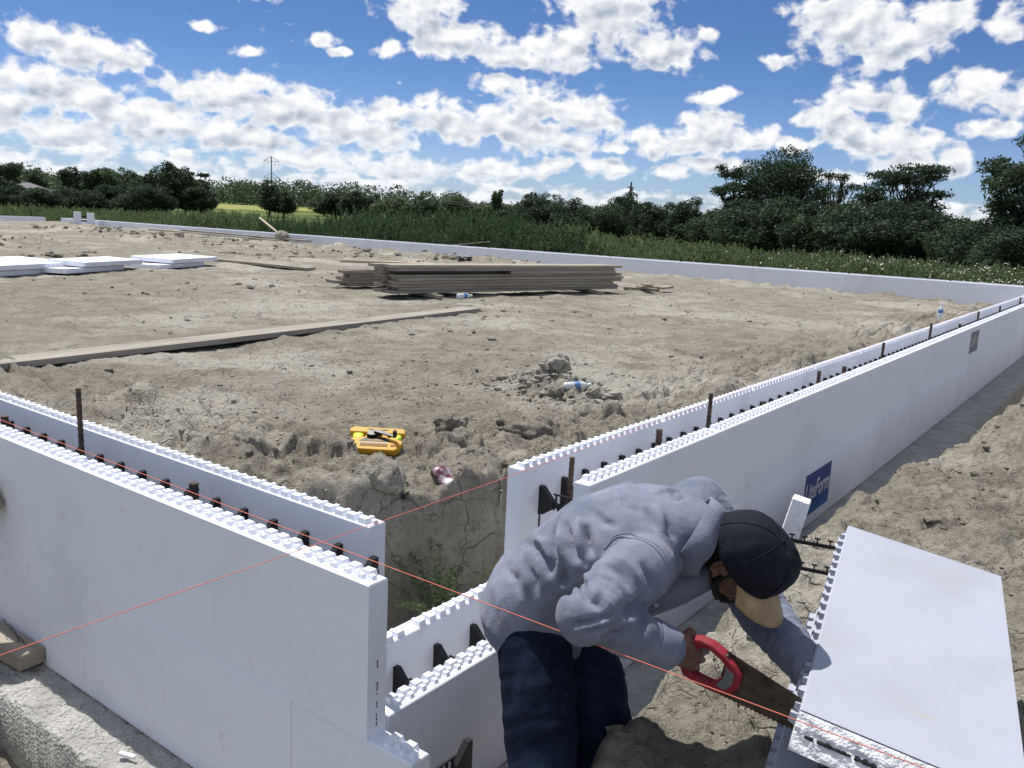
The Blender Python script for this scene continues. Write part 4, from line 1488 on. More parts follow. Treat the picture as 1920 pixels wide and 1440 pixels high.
def slabs():
    # each pile: front corner, direction of its long front edge
    for (x, y, a, L, wd, nm) in ((-13.55, 4.30, 115, 2.05, 1.35, 'leftmost'), (-13.80, 6.05, 115.5, 1.62, 0.80, 'middle'), (-14.66, 8.36, 118, 1.80, 1.0, 'right')):
        z = float(height(x - 0.6, y + 0.8)) + 0.012
        v = Vector((math.cos(RAD(a)), math.sin(RAD(a)), 0))
        n = Vector((-v.y, v.x, 0))
        foam_slab(x, y, a, L, wd, 0.085, z, 'lower white foam slab of the ' + nm + ' pile on the clay')
        q = Vector((x, y, 0)) + v * (0.45 if nm != 'leftmost' else 0.5) - n * 0.04
        foam_slab(q.x, q.y, a - 2, L, wd, 0.085, z + 0.10, 'upper white foam slab of the ' + nm + ' pile on the clay', RAD(1.5))
        mb = MB()
        for i in range(9):
            p = 0.5 + i * 0.16
            mb.box(p, p + 0.05, 0.03, 0.5, 0.085, 0.10)
        o = link('folded_tie', mb.mesh('folded_tie', MAT['plastic']), loc=(x, y, z), rot=(0, 0, RAD(a)))
        tag(o, 'black folded plastic ties between the two slabs of the ' + nm + ' foam pile', 'plastic tie', 'folded ties in the foam piles')
    # upright corner blocks at the far left
    r = empty('foam_form_block', (-42.4, 21.15, 0.66), (0, 0, RAD(62)))
    tag(r, 'small upright white foam block with black ties at the far left wall end', 'foam block')
    for sx, hgt in ((-0.34, 0.66), (0.26, 0.62)):
        mb = MB()
        mb.box(-0.16, 0.20, -0.3, 0.3, 0, hgt, 0.01)
        link('foam_panel', mb.mesh('foam_panel', MAT['foam']), r, loc=(sx, 0, 0))
    for z in (0.18, 0.40):
        mb = MB()
        mb.box(-0.16, 0.12, -0.26, -0.22, 0, 0.075)
        link('tie', mb.mesh('tie', MAT['plastic']), r, loc=(0, 0, z))


slabs()


# ------------------------------------------------------------------ clods, stones and crumbs of clay
def ico(sub=2):
    bm = bmesh.new()
    bmesh.ops.create_icosphere(bm, subdivisions=sub, radius=1.0)
    V = np.array([v.co[:] for v in bm.verts])
    F = np.array([[v.index for v in f.verts] for f in bm.faces])
    bm.free()
    return V, F


def clod(x, y, r, label, sq=0.75, seed=0, cat='clod', name='dirt_clod', mat='lump', dz=0.0, sub=4):
    V, F = ico(sub)
    n = fbm(V[:, 0] * 1.2 + seed * 3.7 + V[:, 2], V[:, 1] * 1.2 + V[:, 2] * 0.8 - seed, 5, gain=0.55, seed=seed)
    f1, f2, hid = cells(V[:, 0] * 1.6 + V[:, 2] * 0.7 + seed, V[:, 1] * 1.6 - V[:, 2] * 0.9, seed)
    V = V * (1 + n * 0.42 - 0.12 * ss(0.1, 0.0, f2 - f1) + (hid - .5) * .12)[:, None]
    V[:, 2] *= sq
    V *= r
    o = link(name, mesh_np(name, V, F, MAT[mat], True), loc=(x, y, float(height(x, y)) + r * sq * 0.35 + dz), rot=(0, 0, seed))
    return tag(o, label, cat, 'lumps of clay on the pad edge' if cat == 'clod' else None)


def clods():
    clod(-2.34, 4.46, 0.115, 'largest round clay clod on the dug heap in the middle', 0.85, 1)
    clod(-2.12, 4.62, 0.05, 'small clod right behind the largest clod on the dug heap', 0.8, 2)
    clod(-1.86, 4.30, 0.06, 'brown clod right of the half buried bottle', 0.9, 3)
    clod(-2.05, 4.02, 0.055, 'pale clod in front of the half buried bottle', 0.9, 4)
    clod(-1.30, 1.37, 0.115, 'big pale clay lump below the yellow line reel', 0.75, 5)
    clod(-0.95, 1.66, 0.10, 'clay lump on the pad edge right of the crushed can', 0.65, 6)
    clod(-1.50, 2.88, 0.19, 'wide clay hump behind the near end of the right wall', 0.5, 7, dz=-0.03)
    clod(-1.75, 2.42, 0.10, 'clay lump between the yellow reel and the wide hump', 0.7, 8)
    clod(-1.08, 2.25, 0.12, 'clay lump close to the end of the right foam wall', 0.6, 9, dz=-0.02)
    clod(-28.4, 21.3, 0.22, 'small boulder before the far wall, left of two', 0.6, 10, 'boulder', 'boulder')
    clod(-26.9, 21.2, 0.30, 'rounded boulder before the far wall, right of two', 0.8, 11, 'boulder', 'boulder')
    rg = np.random.default_rng(31)
    V0, F0 = ico(1)

    def scatter(n, xr, yr, sizes, ok, name, power=2.6):
        x = rg.uniform(*xr, n)
        y = rg.uniform(*yr, n)
        m = ok(x, y)
        x, y = x[m], y[m]
        n = len(x)
        s = sizes[0] * (sizes[1] / sizes[0]) ** (rg.random(n) ** power)
        z = height(x, y) + s * 0.12
        V = V0[None] * (1 + rg.normal(size=(n, len(V0), 1)) * 0.22)
        V = V * s[:, None, None] * rg.uniform(0.6, 1.2, (n, 1, 3))
        V[:, :, 2] *= 0.62
        V += np.stack([x, y, z], 1)[:, None]
        F = F0[None] + (np.arange(n) * len(V0))[:, None, None]
        tag(link(name, mesh_np(name, V.reshape(-1, 3), F.reshape(-1, 3), MAT['lump'], False)), kind='stuff')
    inn = lambda x, y: (x < -0.5) & (y > 0.5)
    scatter(2600, (-4.2, -0.45), (0.5, 5.5), (0.003, 0.026), inn, 'clay_crumbs', 3.6)
    scatter(4200, (-3.6, -0.5), (0.9, 4.2), (0.003, 0.010), inn, 'clay_crumbs', 1.5)
    scatter(1300, (-14, -0.6), (4.5, 19), (0.006, 0.042), inn, 'clay_crumbs', 4.0)
    scatter(900, (-3.1, -1.5), (3.7, 4.8), (0.010, 0.055), lambda x, y: np.hypot((x + 2.25) / 0.65, (y - 4.25) / 0.42) < 1, 'clay_crumbs', 1.8)
    scatter(800, (-40, -10), (6, 21.5), (0.015, 0.10), lambda x, y: fbm(x * .5, y * .5, 3, seed=31) > 0.12, 'clay_crumbs', 2.6)
    scatter(3800, (0.35, 3.2), (-0.6, 11), (0.004, 0.045), lambda x, y: height(x, y) > 0.1, 'clay_crumbs', 3.6)
    scatter(500, (-2.6, 0.2), (-0.7, -0.22), (0.005, 0.04), lambda x, y: y < -0.25, 'clay_crumbs')
    ridges = ((-27, 14.5, -14.0, 17.0, 0.8), (-36, 17.5, -27, 18.4, 0.7), (-22, 18.4, -13.0, 19.2, 0.9), (-17.0, 6.2, -19.5, 9.2, 0.6), (-24, 8, -24, 10.5, 0.8), (-34, 15, -24, 17.5, 0.6), (-20.5, 13.2, -17.5, 14.6, 0.6))

    def near_ridge(x, y):
        m = np.zeros(x.shape, dtype=bool)
        for (ax, ay, bx, by, w) in ridges:
            tx, ty = bx - ax, by - ay
            u = np.clip(((x - ax) * tx + (y - ay) * ty) / (tx * tx + ty * ty), 0, 1)
            dd = np.hypot(x - ax - u * tx, y - ay - u * ty) + fbm(x * .9, y * .9, 2, seed=33) * 0.8
            m |= dd < w * 0.75
        return m
    scatter(7000, (-37, -12.5), (5.5, 20.5), (0.02, 0.13), near_ridge, 'clay_crumbs', 2.6)
    scatter(1500, (-12, -0.9), (1.2, 14), (0.012, 0.06), lambda x, y: (fbm(x * .8, y * .8, 3, seed=35) > 0.25) & (x < -0.9), 'clay_crumbs', 2.2)
    scatter(260, (-3.0, 0.1), (-0.20, -0.03), (0.004, 0.013), lambda x, y: y < 0, 'clay_crumbs')


clods()


# ------------------------------------------------------------------ the worker
def V3(*a):
    return Vector(a)


J = dict(pelvis=V3(0.3313, 0.4065, 0.8002), waist=V3(0.3773, 0.4232, 0.8887), mid=V3(0.4777, 0.4445, 0.9890), chest=V3(0.5682, 0.4966, 1.0368),
         S=V3(0.6438, 0.5207, 1.0651), neckb=V3(0.7076, 0.5326, 1.0786), hipR=V3(0.3528, 0.3192, 0.7908), hipL=V3(0.3716, 0.5200, 0.7282),
         kneeR=V3(0.4948, 0.1860, 0.4261), kneeL=V3(0.5700, 0.3999, 0.3511), shR=V3(0.6527, 0.3423, 1.0294), shL=V3(0.6324, 0.7081, 1.0935),
         elR=V3(0.6480, 0.1028, 0.9907), wrR=V3(0.7606, 0.2835, 0.8730), handR=V3(0.8004, 0.3439, 0.8449), elL=V3(0.8505, 0.6947, 0.8412),
         wrL=V3(1.0349, 0.5521, 0.7873), skull=V3(0.8303, 0.5501, 1.0396), collar=V3(0.7531, 0.5357, 1.0575))
LAT = V3(-0.1366, 0.9753, 0.1737)                       # from his right to his left
HU = V3(0.7971, -0.1919, 0.5726).normalized()            # up through his skull
HF = V3(0.6636, 0.0531, -0.7462)
HF = (HF - HU * HF.dot(HU)).normalized()                # where he looks
HL = HU.cross(HF).normalized()                          # his left
COLAX = V3(0.8791, 0.2984, -0.3716).normalized()


def loft(mb, rings, n=20, cap=True):
    """rings: (centre, axis_a, radius_a, axis_b, radius_b)"""
    base = len(mb.v)
    for (c, a, ra, b, rb) in rings:
        for j in range(n):
            t = 2 * math.pi * j / n
            mb.v.append(tuple(c + a * (math.cos(t) * ra) + b * (math.sin(t) * rb)))
    for i in range(len(rings) - 1):
        for j in range(n):
            mb.f.append((base + i * n + j, base + i * n + (j + 1) % n, base + (i + 1) * n + (j + 1) % n, base + (i + 1) * n + j))
    if cap:
        mb.f.append(tuple(base + j for j in range(n))[::-1])
        mb.f.append(tuple(base + (len(rings) - 1) * n + j for j in range(n)))


def ball(mb, c, r, ax=None, n=12):
    """ellipsoid; ax = three axes, r = three radii"""
    if ax is None:
        ax = (V3(1, 0, 0), V3(0, 1, 0), V3(0, 0, 1))
    if not isinstance(r, (tuple, list)):
        r = (r, r, r)
    base = len(mb.v)
    m = n // 2
    for i in range(1, m):
        ph = math.pi * i / m
        for j in range(n):
            t = 2 * math.pi * j / n
            mb.v.append(tuple(c + ax[0] * (r[0] * math.sin(ph) * math.cos(t)) + ax[1] * (r[1] * math.sin(ph) * math.sin(t)) + ax[2] * (r[2] * math.cos(ph))))
    for i in range(m - 2):
        for j in range(n):
            mb.f.append((base + i * n + j, base + (i + 1) * n + j, base + (i + 1) * n + (j + 1) % n, base + i * n + (j + 1) % n))
    mb.v.append(tuple(c + ax[2] * r[2]))
    mb.v.append(tuple(c - ax[2] * r[2]))
    t0 = len(mb.v) - 2
    for j in range(n):
        mb.f.append((t0, base + j, base + (j + 1) % n))
        mb.f.append((t0 + 1, base + (m - 2) * n + (j + 1) % n, base + (m - 2) * n + j))


def limb(mb, pts, rads, n=14):
    """tapered limb with ball joints"""
    mb.tube(pts, list(rads), n)
    for p, r in zip(pts, rads):
        ball(mb, Vector(p), r * 0.995, n=n)


def fused(mb, voxel, smooth=6, fac=0.5):
    """union of all the pieces in mb as one continuous skin"""
    me = mb.mesh('tmp')
    ob = bpy.data.objects.new('tmp', me)
    COL.objects.link(ob)
    m = ob.modifiers.new('r', 'REMESH')
    m.mode = 'VOXEL'
    m.voxel_size = voxel
    m.adaptivity = 0.0
    if smooth:
        s = ob.modifiers.new('s', 'SMOOTH')
        s.iterations = smooth
        s.factor = fac
    dg = bpy.context.evaluated_depsgraph_get()
    dg.update()
    out = bpy.data.meshes.new_from_object(ob.evaluated_get(dg))
    bpy.data.objects.remove(ob)
    out.polygons.foreach_set('use_smooth', np.ones(len(out.polygons), dtype=bool))
    out.materials.clear()
    return out


def get_co(me):
    a = np.empty(len(me.vertices) * 3, dtype=np.float32)
    me.vertices.foreach_get('co', a)
    return a.reshape(-1, 3).astype(float)


def get_no(me):
    a = np.empty(len(me.vertices) * 3, dtype=np.float32)
    me.vertex_normals.foreach_get('vector', a)
    return a.reshape(-1, 3).astype(float)


def set_co(me, a):
    me.vertices.foreach_set('co', a.astype(np.float32).ravel())
    me.update()


def seg_dist(Pt, pts):
    """distance of points to a polyline, and the parameter along it (0..1)"""
    best = np.full(len(Pt), 1e9)
    par = np.zeros(len(Pt))
    pts = [np.array(p, dtype=float) for p in pts]
    n = len(pts) - 1
    for i in range(n):
        a, b = pts[i], pts[i + 1]
        d = b - a
        u = np.clip(((Pt - a) @ d) / (d @ d), 0, 1)
        r = np.linalg.norm(Pt - a - u[:, None] * d, axis=1)
        m = r < best
        par = np.where(m, (i + u) / n, par)
        best = np.where(m, r, best)
    return best, par


def build_person():
    t = empty('person', (0.34, 0.33, 0.0))
    tag(t, 'bent over man in grey-blue shirt, dark jeans and black cap with tan brim, sawing', 'person')
    inv = Matrix.Translation(Vector((-0.34, -0.33, 0)))

    # ---- materials
    mskin, k, b = material('skin', (0.20, 0.105, 0.068), 0.5, 0.35)
    n = k.noise(pos(k), 60.0, 4)
    k.l.new(k.mix(k.sstep(n, 0.35, 0.7), (0.125, 0.062, 0.041), (0.175, 0.092, 0.062)), b.inputs['Base Color'])
    bump(k, b, k.noise(pos(k), 260.0, 3), 0.25, 0.002)
    b.inputs['Subsurface Weight'].default_value = 0.08
    b.inputs['Subsurface Radius'].default_value = (0.01, 0.004, 0.002)

    mshirt, k, b = material('shirt_cloth', (0.3, 0.33, 0.45), 0.9, 0.1)
    P = pos(k)
    fade = k.noise(P, 7.0, 5, 0.62)
    dirt = k.noise(k.vec('ADD', P, (3.0, 1.0, 0.0)), 17.0, 5, 0.7)
    c = k.mix(k.sstep(fade, 0.32, 0.68), (0.122, 0.142, 0.200), (0.200, 0.218, 0.290))
    c = k.mix(k.math('MULTIPLY', k.sstep(dirt, 0.55, 0.75), 0.45), c, (0.33, 0.31, 0.29))
    k.l.new(c, b.inputs['Base Color'])
    cr = k.noise(P, 60.0, 4, 0.5, 1.6)
    wv = k.noise(P, 520.0, 2)
    bump(k, b, k.math('ADD', cr, k.math('MULTIPLY', wv, 0.22)), 0.35, 0.004)
    b.inputs['Sheen Weight'].default_value = 0.15

    mjean, k, b = material('denim', (0.016, 0.026, 0.055), 0.9, 0.1)
    P = pos(k)
    c = k.mix(k.sstep(k.noise(P, 9.0, 5, 0.6), 0.4, 0.7), (0.006, 0.010, 0.024), (0.014, 0.024, 0.050))
    c = k.mix(k.math('MULTIPLY', k.sstep(k.noise(P, 70.0, 4, 0.7), 0.62, 0.75), 0.4), c, (0.12, 0.12, 0.12))
    k.l.new(c, b.inputs['Base Color'])
    bump(k, b, k.math('ADD', k.noise(P, 20.0, 4, 0.55, 0.8), k.math('MULTIPLY', k.noise(P, 500.0, 2), 0.1)), 0.4, 0.012)

    mcap, k, b = material('cap_cloth', (0.014, 0.016, 0.024), 0.85, 0.15)
    P = pos(k)
    k.l.new(k.mix(k.math('MULTIPLY', k.sstep(k.noise(P, 40.0, 5, 0.7), 0.5, 0.75), 0.5), (0.011, 0.013, 0.020), (0.042, 0.042, 0.046)), b.inputs['Base Color'])
    bump(k, b, k.noise(P, 420.0, 2), 0.25, 0.002)
    mbrim, k, b = material('brim_cloth', (0.36, 0.26, 0.155), 0.85, 0.15)
    P = pos(k)
    k.l.new(k.mix(k.sstep(k.noise(P, 25.0, 4), 0.35, 0.7), (0.31, 0.215, 0.125), (0.42, 0.31, 0.19)), b.inputs['Base Color'])
    bump(k, b, k.noise(P, 420.0, 2), 0.25, 0.002)
    mhair, k, b = material('hair', (0.010, 0.009, 0.009), 0.55, 0.4)
    bump(k, b, k.noise(k.vec('MULTIPLY', pos(k), (1, 1, 1)), 260.0, 3), 0.9, 0.006)

    # ---- body: one skin from crown to toes
    sk = J['skull']
    H = (HF, HL, HU)
    mb = MB()
    ball(mb, sk, (0.096, 0.074, 0.100), H, 20)
    ball(mb, sk + HF * 0.028 - HU * 0.062, (0.060, 0.058, 0.062), H, 16)            # jaw
    ball(mb, sk + HF * 0.072 - HU * 0.098, (0.022, 0.026, 0.018), H, 10)            # chin
    ball(mb, sk + HF * 0.076 - HU * 0.030, (0.022, 0.050, 0.040), H, 12)            # front of the face
    ball(mb, sk + HF * 0.084 + HU * 0.018, (0.016, 0.048, 0.013), H, 10)            # brow
    limb(mb, [sk + HF * 0.094 + HU * 0.008, sk + HF * 0.112 - HU * 0.030], [0.009, 0.013], 8)   # nose
    for s in (-1, 1):
        ball(mb, sk + HF * 0.104 + HL * (s * 0.011) - HU * 0.034, 0.0085, None, 8)
        ball(mb, sk + HF * 0.066 + HL * (s * 0.040) - HU * 0.022, (0.024, 0.018, 0.018), H, 10)  # cheek
        # ear: a rim, a lobe, a hollow between
        e = sk + HL * (s * 0.076) - HF * 0.008 - HU * 0.012
        o = HL * (s * 0.012)
        ring = []
        for i in range(9):
            a = RAD(-70 + i * 32)
            ring.append(e + o + HF * (-0.019 * math.cos(a) * 0.9 - 0.004) + HU * (0.031 * math.sin(a)))
        mb.tube(ring, 0.0052, 6)
        ball(mb, e + o * 0.2, (0.016, 0.008, 0.026), H, 10)
        ball(mb, e + o * 0.7 - HU * 0.029 + HF * 0.004, (0.009, 0.006, 0.010), H, 8)
    limb(mb, [sk + HF * 0.097 - HL * 0.020 - HU * 0.060, sk + HF * 0.103 - HU * 0.060, sk + HF * 0.097 + HL * 0.020 - HU * 0.060], [0.006, 0.009, 0.006], 8)  # lips
    limb(mb, [J['neckb'] - COLAX * 0.02, sk - HU * 0.045 - HF * 0.030], [0.060, 0.056], 16)
    limb(mb, [J['pelvis'], J['waist'], J['mid'], J['chest'], J['S']], [0.10, 0.09, 0.09, 0.09, 0.065], 16)
    limb(mb, [J['shR'], J['S'], J['shL']], [0.045, 0.055, 0.045], 12)
    limb(mb, [J['shR'], J['elR'], J['wrR']], [0.050, 0.040, 0.027], 12)
    limb(mb, [J['shL'], J['elL'], J['wrL']], [0.050, 0.040, 0.027], 12)
    ankR, ankL = V3(0.30, 0.175, 0.085), V3(0.33, 0.42, 0.085)
    limb(mb, [J['hipR'], J['kneeR'], ankR], [0.080, 0.052, 0.036], 12)
    limb(mb, [J['hipL'], J['kneeL'], ankL], [0.080, 0.052, 0.036], 12)
    for a in (ankR, ankL):
        limb(mb, [a + V3(-0.02, 0, -0.045), a + V3(0.16, -0.02, -0.060)], [0.036, 0.026], 10)

    def hand(w, fwd, back, side, curl):
        """w wrist, fwd to the knuckles, back = normal of the back of the hand, side = towards the thumb"""
        palm = w + fwd * 0.048
        ball(mb, palm, (0.054, 0.040, 0.017), (fwd, side, back), 14)
        limb(mb, [w, w + fwd * 0.03], [0.026, 0.024], 10)
        L = (0.044, 0.050, 0.047, 0.037)
        for i in range(4):
            k0 = w + fwd * (0.088 - abs(i - 1.2) * 0.004) + side * (0.030 - i * 0.0205) - back * 0.001
            d = (fwd + side * (0.10 - i * 0.07)).normalized()
            pts = [k0 - d * 0.03, k0]
            ang = 0.0
            p = k0
            for q in range(3):
                ang += curl[q]
                dd = d * math.cos(ang) - back * math.sin(ang)
                p = p + dd * L[i] * (1.0, 0.62, 0.48)[q]
                pts.append(p)
            limb(mb, pts, [0.0095, 0.0102, 0.0088, 0.0080, 0.0068], 9)
        # thumb from the side of the palm, folded over the grip
        b0 = w + fwd * 0.026 + side * 0.026 - back * 0.006
        limb(mb, [b0, b0 + fwd * 0.030 + side * 0.020 - back * 0.014, b0 + fwd * 0.056 + side * 0.014 - back * 0.034, b0 + fwd * 0.070 + side * 0.002 - back * 0.050], [0.014, 0.0125, 0.0105, 0.008], 10)
    # right hand closed round the saw grip
    fw = (J['handR'] - J['wrR']).normalized()
    bk = V3(0.40, -0.86, 0.30)
    bk = (bk - fw * bk.dot(fw)).normalized()
    sd = bk.cross(fw).normalized()
    if sd.z < 0:
        sd = -sd
    hand(J['wrR'] + fw * 0.012, fw, bk, sd, (0.55, 1.25, 1.0))
    # left hand flat on the underside of the block edge
    fw2 = V3(0.75, -0.35, -0.2).normalized()
    bk2 = V3(-0.2, -0.1, 0.95)
    bk2 = (bk2 - fw2 * bk2.dot(fw2)).normalized()
    hand(J['wrL'], fw2, bk2, bk2.cross(fw2).normalized(), (0.25, 0.35, 0.3))
    me = fused(mb, 0.0042, 3, 0.45)
    me.transform(inv)
    link('body', me, t, mskin)

    # eyes and brows (mostly under the brim)
    mw, _, _ = material('eye_white', (0.7, 0.68, 0.65), 0.2)
    for s in (-1, 1):
        mb = MB()
        ball(mb, sk + HF * 0.083 + HL * (s * 0.032) - HU * 0.004, 0.0125, None, 12)
        e = mb.mesh('eye', mw, True)
        e.transform(inv)
        link('eye', e, t)

    # ---- trousers
    mb = MB()
    BK = LAT.cross(V3(0.45, 0.1, 0.88)).normalized()
    limb(mb, [J['hipR'] + V3(-0.03, 0.02, 0.03), J['hipR'].lerp(J['kneeR'], .4), J['kneeR'], ankR.lerp(J['kneeR'], .45), ankR + V3(0, 0, -0.02)], [0.100, 0.104, 0.094, 0.085, 0.086], 16)
    limb(mb, [J['hipL'] + V3(-0.03, -0.02, 0.07), J['hipL'].lerp(J['kneeL'], .4), J['kneeL'], ankL.lerp(J['kneeL'], .45), ankL + V3(0, 0, -0.02)], [0.100, 0.104, 0.096, 0.085, 0.086], 16)
    ball(mb, J['pelvis'] + V3(0.005, 0.0, -0.02), (0.120, 0.155, 0.13), None, 18)
    ball(mb, J['pelvis'] + V3(0.05, 0.01, 0.05), (0.12, 0.155, 0.10), None, 18)
    me = fused(mb, 0.010, 5)
    co, no = get_co(me), get_no(me)
    d = np.zeros(len(co))
    for (h, kn, a) in ((J['hipR'], J['kneeR'], ankR), (J['hipL'], J['kneeL'], ankL)):
        r, u = seg_dist(co, [h, kn, a])
        w = np.exp(-(r / 0.13) ** 2)
        d += w * 0.011 * fbm(u * 15 + co[:, 0] * 5, co[:, 1] * 6 + co[:, 0] * 3, 3, seed=131)
    set_co(me, co + no * d[:, None])
    me.transform(inv)
    link('jeans', me, t, mjean)
    # boots
    mboot, _, _ = material('boot_leather', (0.09, 0.06, 0.035), 0.7)
    for a in (ankR, ankL):
        mb = MB()
        limb(mb, [a + V3(-0.035, 0, -0.040), a + V3(0.06, -0.008, -0.042), a + V3(0.17, -0.022, -0.054)], [0.048, 0.046, 0.036], 12)
        limb(mb, [a + V3(-0.01, 0, 0.09), a + V3(-0.015, 0, -0.02)], [0.050, 0.048], 12)
        me = fused(mb, 0.008, 4)
        me.transform(inv)
        link('boot', me, t, mboot)

    # ---- shirt
    mb = MB()

    def ring(c, ax, lat_r, back_r, shift=0.0):
        ax = ax.normalized()
        la = (LAT - ax * LAT.dot(ax)).normalized()
        bb = ax.cross(la).normalized()
        if bb.z < 0:
            bb = -bb
        return (c + bb * shift, la, lat_r, bb, back_r)
    p = J['pelvis']
    loft(mb, [ring(p + V3(-0.020, -0.012, -0.085), V3(0.25, 0, 1), 0.176, 0.146),
              ring(p + V3(-0.028, -0.008, -0.030), V3(0.30, 0, 1), 0.192, 0.160),
              ring(p + V3(-0.012, 0, 0.035), V3(0.5, 0.05, 0.9), 0.190, 0.158),
              ring(J['waist'] + V3(0.0, 0, 0.0), J['mid'] - p, 0.186, 0.148, 0.010),
              ring(J['mid'], J['chest'] - J['waist'], 0.190, 0.140, 0.022),
              ring(J['chest'], J['S'] - J['mid'], 0.196, 0.136, 0.018),
              ring(J['S'], J['S'] - J['chest'], 0.176, 0.112, 0.006),
              ring(J['S'].lerp(J['neckb'], 0.6), COLAX, 0.112, 0.088),
              ring(J['neckb'] + COLAX * 0.015, COLAX, 0.082, 0.074)], 28)
    # the loose front of the shirt hanging under the chest
    limb(mb, [V3(0.6094, 0.4422, 0.8915), V3(0.6700, 0.5189, 0.9222), V3(0.7582, 0.5834, 0.9762)], [0.050, 0.050, 0.036], 14)
    limb(mb, [J['waist'] + V3(0.06, 0.02, -0.06), V3(0.5305, 0.4234, 0.8961), V3(0.6118, 0.5005, 0.9717)], [0.06, 0.055, 0.05], 14)
    # yoke and sleeves
    limb(mb, [J['shR'] + V3(-0.02, 0.03, 0), J['S'], J['shL'] + V3(-0.01, -0.02, 0)], [0.080, 0.098, 0.080], 16)
    eR = J['elR']
    limb(mb, [J['shR'], J['shR'].lerp(eR, .5) + V3(-0.004, 0, -0.005), eR + V3(-0.004, -0.004, -0.006), eR.lerp(J['wrR'], .5) + V3(0, 0, -0.006), J['wrR'] - (J['wrR'] - eR) * 0.02], [0.083, 0.080, 0.071, 0.060, 0.052], 18)
    limb(mb, [J['shL'], J['elL'], J['elL'].lerp(J['wrL'], .5), J['wrL']], [0.082, 0.072, 0.060, 0.050], 18)
    me = fused(mb, 0.0068, 7, 0.5)
    co, no = get_co(me), get_no(me)
    axR = [J['shR'], eR, J['wrR']]
    rR, uR = seg_dist(co, axR)
    rL, uL = seg_dist(co, [J['shL'], J['elL'], J['wrL']])
    rT, uT = seg_dist(co, [J['pelvis'], J['waist'], J['mid'], J['chest'], J['S'], J['neckb']])
    wR = ss(0.125, 0.085, rR) * ss(0.10, 0.25, uR)
    wL = ss(0.125, 0.085, rL)
    wT = np.clip(1 - wR - wL, 0, 1)
    # angle round the arm gives the creases their twist
    def around(axis, Pt):
        a = np.array(axis[0]); e = np.array(axis[-1])
        dd = (e - a) / np.linalg.norm(e - a)
        x = np.cross(dd, [0, 0, 1]); x /= np.linalg.norm(x)
        y = np.cross(dd, x)
        q = Pt - a
        return np.arctan2(q @ y, q @ x)
    aR, aL = around(axR, co), around([J['shL'], J['elL']], co)
    crease = lambda u, a, s, f: fbm(u * f + 0.9 * np.sin(a + s), a * 0.55 + u * 1.5, 3, gain=0.5, seed=141 + s, ridge=True)
    elb = np.exp(-((uR - 0.52) / 0.20) ** 2)
    d = wR * (0.005 + 0.011 * elb) * (crease(uR, aR, 1, 11.0) - 0.35)
    d += wL * 0.010 * (crease(uL, aL, 3, 10.0) - 0.35)
    # body of the shirt: folds fan from the armpit and the waist across the back
    la, ax = np.array(LAT), np.array((J['S'] - J['pelvis']).normalized())
    q = co - np.array(J['pelvis'])
    s1, s2 = q @ ax, q @ la
    bk = np.cross(la, ax)
    s3 = q @ bk
    fold = fbm(s1 * 4.2 + s2 * 6.5, s2 * 13.0 - s1 * 7.0 + s3 * 6, 3, gain=0.5, seed=151, ridge=True) - 0.35
    soft = fbm(s1 * 7 + 3, s2 * 8 + s3 * 7, 3, seed=155)
    low = ss(0.50, 0.10, s1)
    d += wT * (0.0035 * fold * (0.35 + 1.0 * low) + 0.0012 * soft)
    # hand-placed deep folds (on the near side, from the armpit to the waist and round the shoulder)

    def crease_line(pts, width, amp):
        r, u = seg_dist(co, pts)
        return amp * np.exp(-(r / width) ** 2) * np.sin(np.pi * np.clip(u * 0.9 + 0.05, 0, 1)) ** 0.5
    AP = J['shR'].lerp(J['mid'], 0.35) - LAT * 0.05 + V3(0, 0, 0.05)

    def on(u, l, h):       # along the torso, towards his left, up off the spine line
        return tuple(np.array(J['pelvis']) + ax * u + la * l + np.abs(bk) * 0 + bk * (h if bk[2] > 0 else -h))
    for amp, w_, pts in FOLDS:          # each crease lies on the cloth: depth, half width, course
        d += crease_line(pts, w_ * 0.72, amp * 1.15)
    co2 = co + no * d[:, None]
    set_co(me, co2)
    me.transform(inv)
    shirt = link('shirt', me, t, mshirt)

    def surf_line(pts, rad, lift):
        """a seam laid on the cloth: polyline snapped to the nearest shirt vertex"""
        out = []
        nn = get_no(me)
        base = co2
        for i in range(len(pts) - 1):
            for s in np.linspace(0, 1, 9)[: 9 if i == len(pts) - 2 else 8]:
                qv = np.array(pts[i]) * (1 - s) + np.array(pts[i + 1]) * s
                j = int(np.argmin(((base - qv) ** 2).sum(1)))
                out.append(base[j] + nn[j] * lift)
        o2 = np.array(out)
        for _ in range(3):
            o2[1:-1] = (o2[:-2] + 2 * o2[1:-1] + o2[2:]) / 4
        m2 = MB()
        m2.tube([tuple(v) for v in o2], rad, 6)
        m = m2.mesh('seam', mshirt, True)
        m.transform(inv)
        return m
    sh = np.array(J['shR'])
    dirA = np.array((J['elR'] - J['shR']).normalized())
    ua = np.cross(dirA, la); ua /= np.linalg.norm(ua)
    if ua[2] < 0:
        ua = -ua
    wa = np.cross(ua, dirA)
    arm = [tuple(sh + dirA * 0.015 + 0.095 * (ua * math.cos(a) + wa * math.sin(a))) for a in np.linspace(-1.9, 1.9, 9)]
    link('seam', surf_line(arm, 0.0022, 0.0006), shirt)
    arm2 = [tuple(np.array(q) - dirA * 0.012) for q in arm]
    link('seam', surf_line(arm2, 0.0014, 0.0004), shirt)
    link('seam', surf_line([on(0.40, -0.17, 0.09), on(0.37, -0.08, 0.13), on(0.36, 0.02, 0.14), on(0.37, 0.14, 0.11)], 0.0018, 0.0005), shirt)
    link('seam', surf_line([on(0.04, -0.17, 0.06), on(0.02, -0.10, 0.12), on(0.01, 0.0, 0.15), on(0.02, 0.12, 0.12)], 0.0018, 0.0005), shirt)
    # cuff of the right sleeve
    ad = (J['wrR'] - eR).normalized()
    mb = MB()
